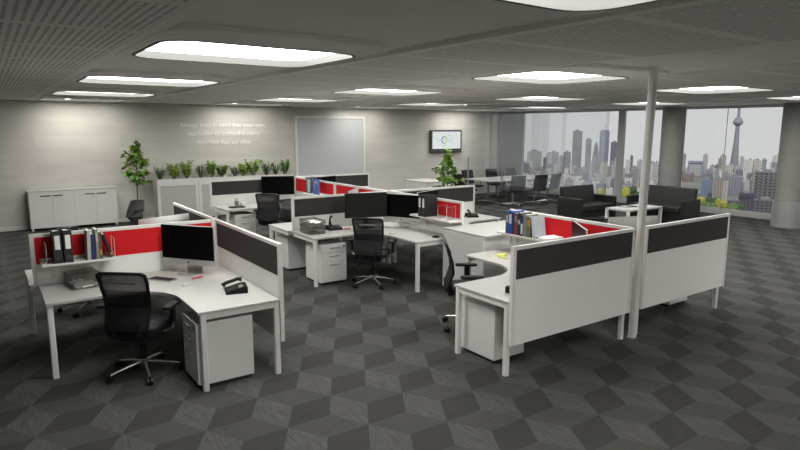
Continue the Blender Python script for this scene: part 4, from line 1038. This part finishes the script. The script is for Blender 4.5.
FILL = [('pale', 1050.6, 1011.7, -46.0, 7.5, 5.4, 51.2), ('slate', 1048.4, 997.1, -46.0, 10.2, 9.1, 30.8), ('white', 1077.1, 996.2, -47.0, 10.8, 9.6, 47.2), ('pale', 1096.4, 995.7, -48.0, 8.1, 6.1, 56.6), ('slate', 1140.8, 1008.2, -49.0, 8.9, 6.8, 51.7), ('pale', 1130.8, 986.7, -49.0, 13.8, 18.3, 63.6), ('tan', 1105.8, 951.3, -49.0, 13.6, 12.6, 32.4), ('pale', 1207.8, 1014.4, -50.0, 11.1, 8.2, 54.1), ('pale', 1134.8, 951.3, -50.0, 6.0, 6.5, 41.5), ('white', 1160.9, 947.3, -51.0, 9.1, 9.5, 48.1), ('cream', 1178.6, 961.6, -51.0, 7.6, 7.9, 40.7), ('pale', 1176.1, 945.9, -51.0, 7.9, 11.0, 32.7), ('pale', 1259.9, 981.2, -52.0, 12.2, 15.9, 26.8), ('grey', 1211.6, 935.4, -52.0, 8.1, 10.0, 57.6), ('white', 1246.4, 951.6, -53.0, 8.2, 9.0, 30.8), ('grey', 1185.7, 896.0, -53.0, 11.8, 8.4, 58.8), ('tan', 1202.7, 898.5, -53.0, 9.3, 10.4, 41.3), ('pale', 1250.2, 925.2, -53.0, 6.9, 6.3, 35.8), ('pale', 1305.5, 952.6, -54.0, 8.7, 6.6, 43.4), ('tan', 1235.7, 887.0, -54.0, 12.2, 16.5, 34.1), ('grey', 1258.5, 898.0, -54.0, 9.8, 8.1, 44.6), ('pale', 1283.2, 906.5, -55.0, 7.0, 8.4, 51.6), ('grey', 1260.9, 876.5, -55.0, 10.1, 14.0, 55.0), ('white', 1296.7, 881.7, -56.0, 10.7, 10.4, 46.1), ('white', 1286.3, 872.5, -56.0, 7.8, 5.9, 29.4), ('slate', 1353.8, 910.7, -56.0, 7.2, 6.0, 55.7), ('grey', 1270.4, 845.5, -56.0, 12.3, 11.4, 35.1), ('pale', 1326.4, 883.5, -56.0, 9.0, 11.4, 31.2), ('grey', 1379.1, 902.7, -57.0, 15.1, 17.4, 26.8), ('cream', 1341.4, 858.8, -57.0, 11.8, 10.8, 55.7), ('white', 1339.5, 840.4, -58.0, 10.3, 11.8, 42.8), ('slate', 1406.3, 883.7, -58.0, 7.3, 8.2, 25.0), ('tan', 1426.4, 867.1, -59.0, 13.2, 9.4, 41.5), ('pale', 963.9, 919.0, -46.0, 8.2, 6.4, 48.9), ('slate', 954.7, 889.9, -47.0, 11.7, 13.9, 30.5), ('tan', 906.2, 842.0, -47.0, 11.7, 12.1, 46.0), ('grey', 951.0, 857.9, -48.0, 12.9, 17.1, 42.1), ('white', 976.2, 869.6, -48.0, 9.8, 9.2, 31.2), ('cream', 927.3, 810.0, -49.0, 10.9, 9.6, 44.2), ('slate', 1011.4, 877.8, -49.0, 13.8, 17.4, 46.3), ('pale', 944.7, 805.0, -50.0, 9.9, 10.4, 50.8), ('pale', 957.8, 813.6, -50.0, 10.2, 9.5, 52.9), ('pale', 988.2, 837.2, -50.0, 11.0, 8.3, 49.1), ('pale', 1027.8, 863.7, -50.0, 8.0, 5.6, 26.9), ('white', 956.3, 789.3, -50.0, 7.9, 8.3, 44.2), ('tan', 1011.4, 828.1, -51.0, 6.3, 7.8, 42.9), ('white', 1029.6, 825.6, -51.0, 8.2, 7.6, 45.4), ('tan', 973.2, 777.2, -51.0, 10.7, 12.0, 46.9), ('grey', 1008.0, 794.0, -52.0, 11.5, 13.0, 41.8), ('pale', 1065.9, 814.3, -53.0, 6.5, 7.9, 51.6), ('cream', 1020.2, 762.5, -53.0, 12.1, 8.9, 32.6), ('tan', 1094.7, 822.8, -53.0, 6.4, 7.6, 27.2), ('white', 1058.3, 777.0, -54.0, 10.9, 14.1, 49.4), ('cream', 1038.7, 760.3, -54.0, 12.1, 11.5, 55.7), ('pale', 1087.8, 772.7, -55.0, 8.3, 11.4, 48.7), ('white', 1142.7, 801.4, -55.0, 13.4, 12.6, 50.3), ('white', 1116.7, 781.8, -55.0, 5.8, 5.0, 43.6), ('grey', 1052.3, 730.5, -55.0, 8.2, 11.4, 59.5), ('pale', 1108.7, 765.9, -55.0, 10.4, 12.6, 39.7), ('slate', 1163.4, 780.4, -56.0, 9.1, 8.0, 39.1), ('cream', 1103.4, 735.5, -56.0, 8.5, 8.9, 43.6), ('grey', 1087.9, 721.3, -56.0, 12.6, 10.1, 42.6), ('pale', 1163.8, 761.4, -57.0, 12.3, 14.8, 55.0), ('slate', 1142.9, 733.5, -57.0, 8.2, 6.2, 58.2), ('tan', 1187.0, 757.7, -57.0, 9.9, 8.3, 43.1), ('pale', 1171.9, 740.0, -58.0, 11.9, 16.7, 52.1), ('white', 1150.6, 725.6, -58.0, 5.8, 4.3, 49.9), ('pale', 1124.2, 697.9, -58.0, 10.0, 11.8, 55.6), ('pale', 1173.9, 717.7, -59.0, 11.7, 13.1, 40.9), ('tan', 761.6, 733.1, -46.0, 5.8, 6.5, 47.2), ('white', 753.5, 711.2, -47.0, 14.2, 11.6, 46.9), ('cream', 770.2, 717.2, -47.0, 10.0, 8.9, 41.8), ('slate', 784.8, 724.0, -47.0, 11.1, 9.1, 39.5), ('cream', 739.9, 668.5, -48.0, 7.7, 9.6, 54.3), ('grey', 798.7, 709.5, -48.0, 5.8, 5.0, 53.3), ('white', 765.8, 671.1, -49.0, 7.6, 10.4, 48.3), ('grey', 749.1, 653.9, -49.0, 9.0, 6.6, 51.1), ('cream', 819.7, 705.9, -49.0, 5.9, 8.1, 42.9), ('pale', 809.1, 689.6, -50.0, 9.1, 8.9, 46.2), ('tan', 761.7, 643.0, -50.0, 6.1, 4.7, 54.0), ('white', 849.5, 709.4, -50.0, 7.1, 6.6, 43.4), ('white', 779.0, 637.6, -51.0, 8.3, 8.3, 47.4), ('white', 840.6, 674.1, -51.0, 12.2, 11.0, 40.9), ('white', 874.6, 694.7, -52.0, 13.2, 13.1, 39.4), ('white', 788.4, 620.8, -52.0, 12.4, 15.3, 40.6), ('slate', 808.5, 626.9, -52.0, 9.4, 7.6, 51.7), ('white', 896.8, 685.8, -53.0, 11.1, 13.7, 29.7), ('slate', 878.9, 664.2, -53.0, 13.1, 14.8, 31.8), ('white', 811.5, 607.4, -53.0, 12.2, 10.7, 38.2), ('pale', 824.8, 619.9, -53.0, 10.8, 11.0, 43.6), ('tan', 875.9, 642.1, -54.0, 7.1, 8.9, 35.6), ('pale', 840.7, 608.6, -54.0, 12.3, 15.9, 44.4), ('slate', 928.5, 655.5, -55.0, 11.3, 13.1, 35.2), ('pale', 916.1, 635.9, -55.0, 6.3, 6.6, 51.6), ('white', 896.7, 606.5, -56.0, 12.0, 16.1, 40.1), ('tan', 925.2, 618.6, -56.0, 9.1, 10.0, 48.3), ('white', 942.8, 612.4, -57.0, 12.9, 15.0, 31.8), ('pale', 925.6, 605.7, -57.0, 6.9, 7.4, 36.5), ('pale', 920.2, 596.3, -57.0, 6.3, 7.2, 53.5), ('white', 879.5, 556.5, -58.0, 10.2, 9.7, 40.0), ('cream', 967.0, 600.9, -58.0, 13.2, 17.1, 39.7), ('pale', 904.9, 562.3, -58.0, 9.6, 13.0, 37.6), ('grey', 927.0, 569.5, -58.0, 7.2, 9.1, 36.1), ('white', 641.4, 610.6, -46.0, 10.2, 13.6, 48.5), ('pale', 677.1, 630.1, -47.0, 14.7, 13.1, 39.7), ('white', 592.4, 549.8, -47.0, 11.4, 12.1, 52.6), ('cream', 625.0, 572.6, -48.0, 7.0, 6.9, 51.0), ('cream', 659.1, 585.0, -48.0, 7.6, 9.3, 40.5), ('pale', 683.0, 596.3, -49.0, 13.6, 10.7, 44.3), ('slate', 650.2, 562.5, -49.0, 6.0, 6.0, 47.2), ('white', 628.7, 542.8, -49.0, 8.7, 12.1, 45.5), ('slate', 668.4, 559.6, -50.0, 12.4, 11.8, 39.4), ('tan', 701.9, 572.4, -51.0, 11.9, 13.6, 49.4), ('grey', 664.1, 537.8, -51.0, 7.2, 10.0, 48.2), ('slate', 742.2, 573.0, -52.0, 14.3, 12.6, 41.5), ('tan', 670.2, 519.9, -52.0, 7.6, 8.3, 47.4), ('white', 715.1, 550.5, -52.0, 7.9, 10.5, 43.8), ('slate', 688.1, 507.0, -54.0, 13.4, 17.5, 48.7), ('cream', 730.4, 539.3, -54.0, 11.8, 10.7, 41.1), ('white', 717.8, 516.7, -54.0, 11.4, 14.0, 40.5), ('cream', 762.8, 534.0, -55.0, 8.5, 11.0, 47.4), ('tan', 791.0, 539.1, -56.0, 14.3, 14.4, 37.0), ('pale', 759.7, 518.0, -56.0, 7.7, 6.7, 41.9), ('grey', 739.5, 499.4, -56.0, 10.8, 8.2, 47.8), ('white', 780.4, 514.5, -57.0, 10.4, 8.6, 37.0), ('tan', 800.9, 517.9, -57.0, 12.8, 13.1, 36.4), ('grey', 740.5, 468.9, -58.0, 12.1, 10.4, 44.2), ('cream', 769.5, 473.7, -58.0, 13.5, 18.0, 45.5), ('pale', 832.5, 505.7, -59.0, 12.4, 11.7, 36.4), ('pale', 1388.8, 798.4, -60.0, 10.9, 8.7, 40.6), ('grey', 1426.8, 812.5, -60.0, 6.9, 5.1, 61.6), ('pale', 1444.3, 808.6, -61.0, 14.6, 15.5, 28.3), ('white', 1465.9, 811.9, -61.0, 8.1, 10.2, 35.8), ('tan', 1400.8, 768.6, -61.0, 5.9, 8.2, 42.7), ('tan', 1479.4, 795.7, -62.0, 9.6, 11.4, 30.8), ('pale', 1503.9, 800.9, -62.0, 11.1, 13.5, 58.5), ('pale', 1518.9, 788.5, -63.0, 13.0, 13.0, 32.4), ('tan', 1481.5, 758.2, -63.0, 9.6, 8.7, 36.1), ('tan', 1455.6, 739.0, -63.0, 8.3, 7.2, 52.9), ('pale', 1512.7, 761.0, -63.0, 13.8, 15.6, 58.5), ('cream', 1467.1, 724.4, -64.0, 12.8, 10.4, 31.6), ('pale', 1494.8, 707.2, -65.0, 8.9, 11.6, 56.6), ('white', 1574.1, 735.2, -65.0, 9.9, 12.0, 44.5), ('white', 1530.4, 704.0, -65.0, 11.5, 11.3, 50.0), ('cream', 1605.8, 728.3, -66.0, 9.7, 9.4, 45.1), ('pale', 1591.2, 717.8, -66.0, 7.1, 5.6, 43.2), ('grey', 1600.1, 703.0, -66.0, 10.3, 8.7, 48.5), ('grey', 1560.1, 686.9, -66.0, 8.2, 9.7, 36.2), ('white', 1610.4, 690.5, -67.0, 7.3, 7.8, 39.0), ('white', 1633.2, 693.6, -67.0, 12.4, 13.6, 54.5), ('grey', 1580.3, 668.5, -67.0, 6.6, 9.0, 34.4), ('white', 1600.7, 671.7, -67.0, 14.1, 18.6, 60.2), ('pale', 1664.8, 688.1, -68.0, 8.3, 6.2, 49.5), ('grey', 1283.5, 673.1, -62.0, 9.4, 7.2, 37.0), ('slate', 1270.1, 665.3, -62.0, 9.8, 7.2, 29.0), ('white', 1313.0, 670.8, -63.0, 14.0, 14.9, 37.6), ('white', 1240.5, 628.7, -63.0, 12.7, 14.6, 39.8), ('cream', 1258.8, 617.1, -64.0, 10.1, 11.3, 51.5), ('cream', 1297.1, 628.6, -64.0, 11.4, 11.9, 32.2), ('grey', 1336.5, 648.8, -64.0, 12.3, 15.1, 49.8), ('pale', 1317.9, 632.6, -64.0, 8.9, 9.2, 46.6), ('pale', 1284.6, 609.7, -65.0, 9.6, 8.1, 45.5), ('cream', 1247.9, 591.9, -65.0, 7.5, 5.4, 38.7), ('white', 1265.6, 590.6, -65.0, 6.2, 5.6, 40.7), ('grey', 1321.7, 615.5, -65.0, 8.9, 9.2, 32.1), ('slate', 1351.3, 616.8, -65.0, 9.7, 8.5, 29.7), ('cream', 1288.4, 578.8, -66.0, 12.5, 10.4, 60.8), ('pale', 1364.6, 611.4, -66.0, 7.6, 7.0, 43.2), ('pale', 1326.8, 589.6, -66.0, 9.2, 12.5, 41.0), ('white', 1390.8, 615.7, -66.0, 7.7, 5.8, 30.3), ('cream', 1299.6, 565.7, -66.0, 9.2, 7.8, 41.9), ('tan', 1357.5, 579.9, -67.0, 14.3, 16.3, 31.5), ('pale', 1294.2, 552.0, -67.0, 7.6, 9.0, 45.8), ('grey', 1412.3, 598.0, -67.0, 7.8, 8.6, 49.3), ('grey', 1339.1, 560.4, -67.0, 12.6, 14.1, 55.3), ('cream', 1310.4, 545.4, -67.0, 6.7, 8.3, 39.2), ('pale', 1011.5, 582.2, -60.0, 9.3, 7.5, 30.4), ('grey', 1003.3, 528.4, -62.0, 6.6, 6.6, 42.6), ('grey', 984.1, 509.0, -63.0, 9.5, 7.8, 36.5), ('grey', 1076.3, 550.7, -63.0, 7.4, 8.9, 52.0), ('white', 1008.8, 511.0, -63.0, 6.7, 6.2, 39.8), ('white', 1065.6, 537.2, -63.0, 7.3, 7.7, 32.0), ('grey', 1096.6, 543.4, -64.0, 11.2, 12.3, 44.5), ('slate', 1114.7, 529.9, -65.0, 11.1, 15.4, 50.6), ('pale', 1017.8, 470.4, -65.0, 7.3, 5.9, 41.7), ('white', 1090.6, 490.0, -66.0, 14.4, 14.3, 40.0), ('tan', 1059.5, 476.8, -66.0, 10.4, 13.1, 53.0), ('white', 1129.9, 496.5, -66.0, 10.1, 7.1, 52.1), ('white', 1103.5, 472.3, -67.0, 9.7, 10.7, 41.8), ('cream', 1156.7, 478.1, -68.0, 10.5, 7.8, 42.8)]
for r in FILL: building(*r, 'small %s building in the distant city skyline' % {'pale': 'pale grey', 'grey': 'mid grey', 'cream': 'cream', 'tan': 'tan brown', 'slate': 'slate blue', 'white': 'white'}[r[0]], 'small %s buildings of the skyline' % r[0])
# needle tower
e = thing('needle_tower', 'tall concrete needle tower with round pod in the right window', 'tower', (1558.9, 755.6, GZ))
nm = mat('tower_concrete', (.24, .245, .29), .7, noise=(.2, .05)); zt = 21.0 - GZ
MB().lathe([(11.5, 0), (8.4, 36), (6.2, 72), (4.4, zt - 8)], 12).build('shaft', nm, e)
MB().lathe([(4.4, zt - 10), (9.7, zt - 6), (11.5, zt - 3), (11.5, zt + 1), (9, zt + 4), (8, zt + 8), (5, zt + 11), (3.5, zt + 12)], 24).build('pod', nm, e, True)
MB().lathe([(3.3, zt + 12), (2.9, zt + 32), (3.8, zt + 33), (3.8, zt + 36), (2.2, zt + 37), (1.4, zt + 62), (.6, zt + 84)], 12).build('mast', nm, e)
# trees below the windows
def tree(x, y, h, mt, label, seed):
    rnd = random.Random(seed); h = h - 15; e = thing('street_tree', label, 'tree', (x, y, GZ), rnd.random() * 6, 'trees among the city blocks')
    MB().cyl((0, 0, 0), (0, 0, h * .6), .9, 8).build('trunk', M['stem'], e)
    m = MB()
    for k in range(9):
        a = rnd.random() * 6.28; R = rnd.uniform(0, 5.5); r = rnd.uniform(3.5, 5.5)
        bmesh.ops.create_icosphere(m.bm, subdivisions=2, radius=r, matrix=Matrix.Translation((math.cos(a) * R, math.sin(a) * R, h * rnd.uniform(.62, .92))))
    for v in m.bm.verts: v.co += Vector((rnd.uniform(-.7, .7), rnd.uniform(-.7, .7), rnd.uniform(-.7, .7)))
    m.build('crown', mt, e)
tm = [mat('tree_green', (.10, .15, .045), .8, noise=(.5, .4)), mat('tree_yellow', (.30, .30, .05), .8, noise=(.5, .3)), mat('tree_dark', (.05, .085, .04), .8, noise=(.5, .4))]
TREES = [(679, 363, 42.5), (585, 306, 50.1), (692, 354, 42.5), (648, 324, 47.3), (534, 258, 58.7), (663, 312, 42.0), (477, 236, 61.7), (528, 273, 53.1), (570, 310, 48.8), (604, 502, 46.6), (591, 474, 47.2), (613, 472, 47.5), (645, 474, 46.7), (618, 420, 53.9), (690, 455, 49.7), (587, 381, 56.7), (659, 416, 53.2), (576, 498, 49.8)]
TL = ['mid green', 'yellow green', 'dark green']
for i, (x, y, h) in enumerate(TREES):
    k = (1, 0, 2)[i % 3] if i < 9 else (1, 1, 2, 0)[i % 4]
    tree(x, y, h, tm[k], '%s tree below the %s window' % (TL[k], 'right' if i < 9 else 'left'), 50 + i)

# ------------------------------------------------------------------ sky, camera, output
w = bpy.data.worlds.new('sky'); SC.world = w; w.use_nodes = True; nt = w.node_tree
bg = nt.nodes['Background']; tc = nt.nodes.new('ShaderNodeTexCoord'); sp = nt.nodes.new('ShaderNodeSeparateXYZ'); rp = nt.nodes.new('ShaderNodeValToRGB')
nt.links.new(tc.outputs['Generated'], sp.inputs[0]); nt.links.new(sp.outputs[2], rp.inputs[0]); nt.links.new(rp.outputs[0], bg.inputs[0])
rp.color_ramp.elements[0].position = 0.0; rp.color_ramp.elements[0].color = (.90, .90, .89, 1)
rp.color_ramp.elements[1].position = 0.5; rp.color_ramp.elements[1].color = (.70, .76, .80, 1)
bg.inputs[1].default_value = SKY

sun = bpy.data.lights.new('sun', 'SUN'); sun.energy = 2.2; sun.angle = math.radians(6); sun.color = (1, .95, .88)
so = bpy.data.objects.new('sun', sun); COL.objects.link(so); so.rotation_euler = Vector((.62, .45, -.62)).to_track_quat('-Z', 'Y').to_euler()
cam = bpy.data.cameras.new('camera'); co = bpy.data.objects.new('camera', cam); COL.objects.link(co)
cam.sensor_width = 36; cam.lens = 594.0 / 800 * 36; cam.clip_end = 5000; cam.clip_start = .05
r_, d_, f_ = Vector((.820587, -.571517, .002196)), Vector((-.089629, -.132482, -.987125)), Vector((.56445, .809825, -.159937))
mw = Matrix((( r_.x, -d_.x, -f_.x, 0), (r_.y, -d_.y, -f_.y, 0), (r_.z, -d_.z, -f_.z, 2.265), (0, 0, 0, 1)))
co.matrix_world = mw; SC.camera = co
vs = SC.view_settings; vs.view_transform = 'Standard'; vs.look = 'None'; vs.gamma = 1; vs.use_curve_mapping = False; vs.exposure = EXPO
SC.cycles.max_bounces = 8; SC.cycles.diffuse_bounces = 4; SC.cycles.glossy_bounces = 3; SC.cycles.transparent_max_bounces = 12; SC.cycles.sample_clamp_indirect = 6
SC.cycles.caustics_reflective = False; SC.cycles.caustics_refractive = False
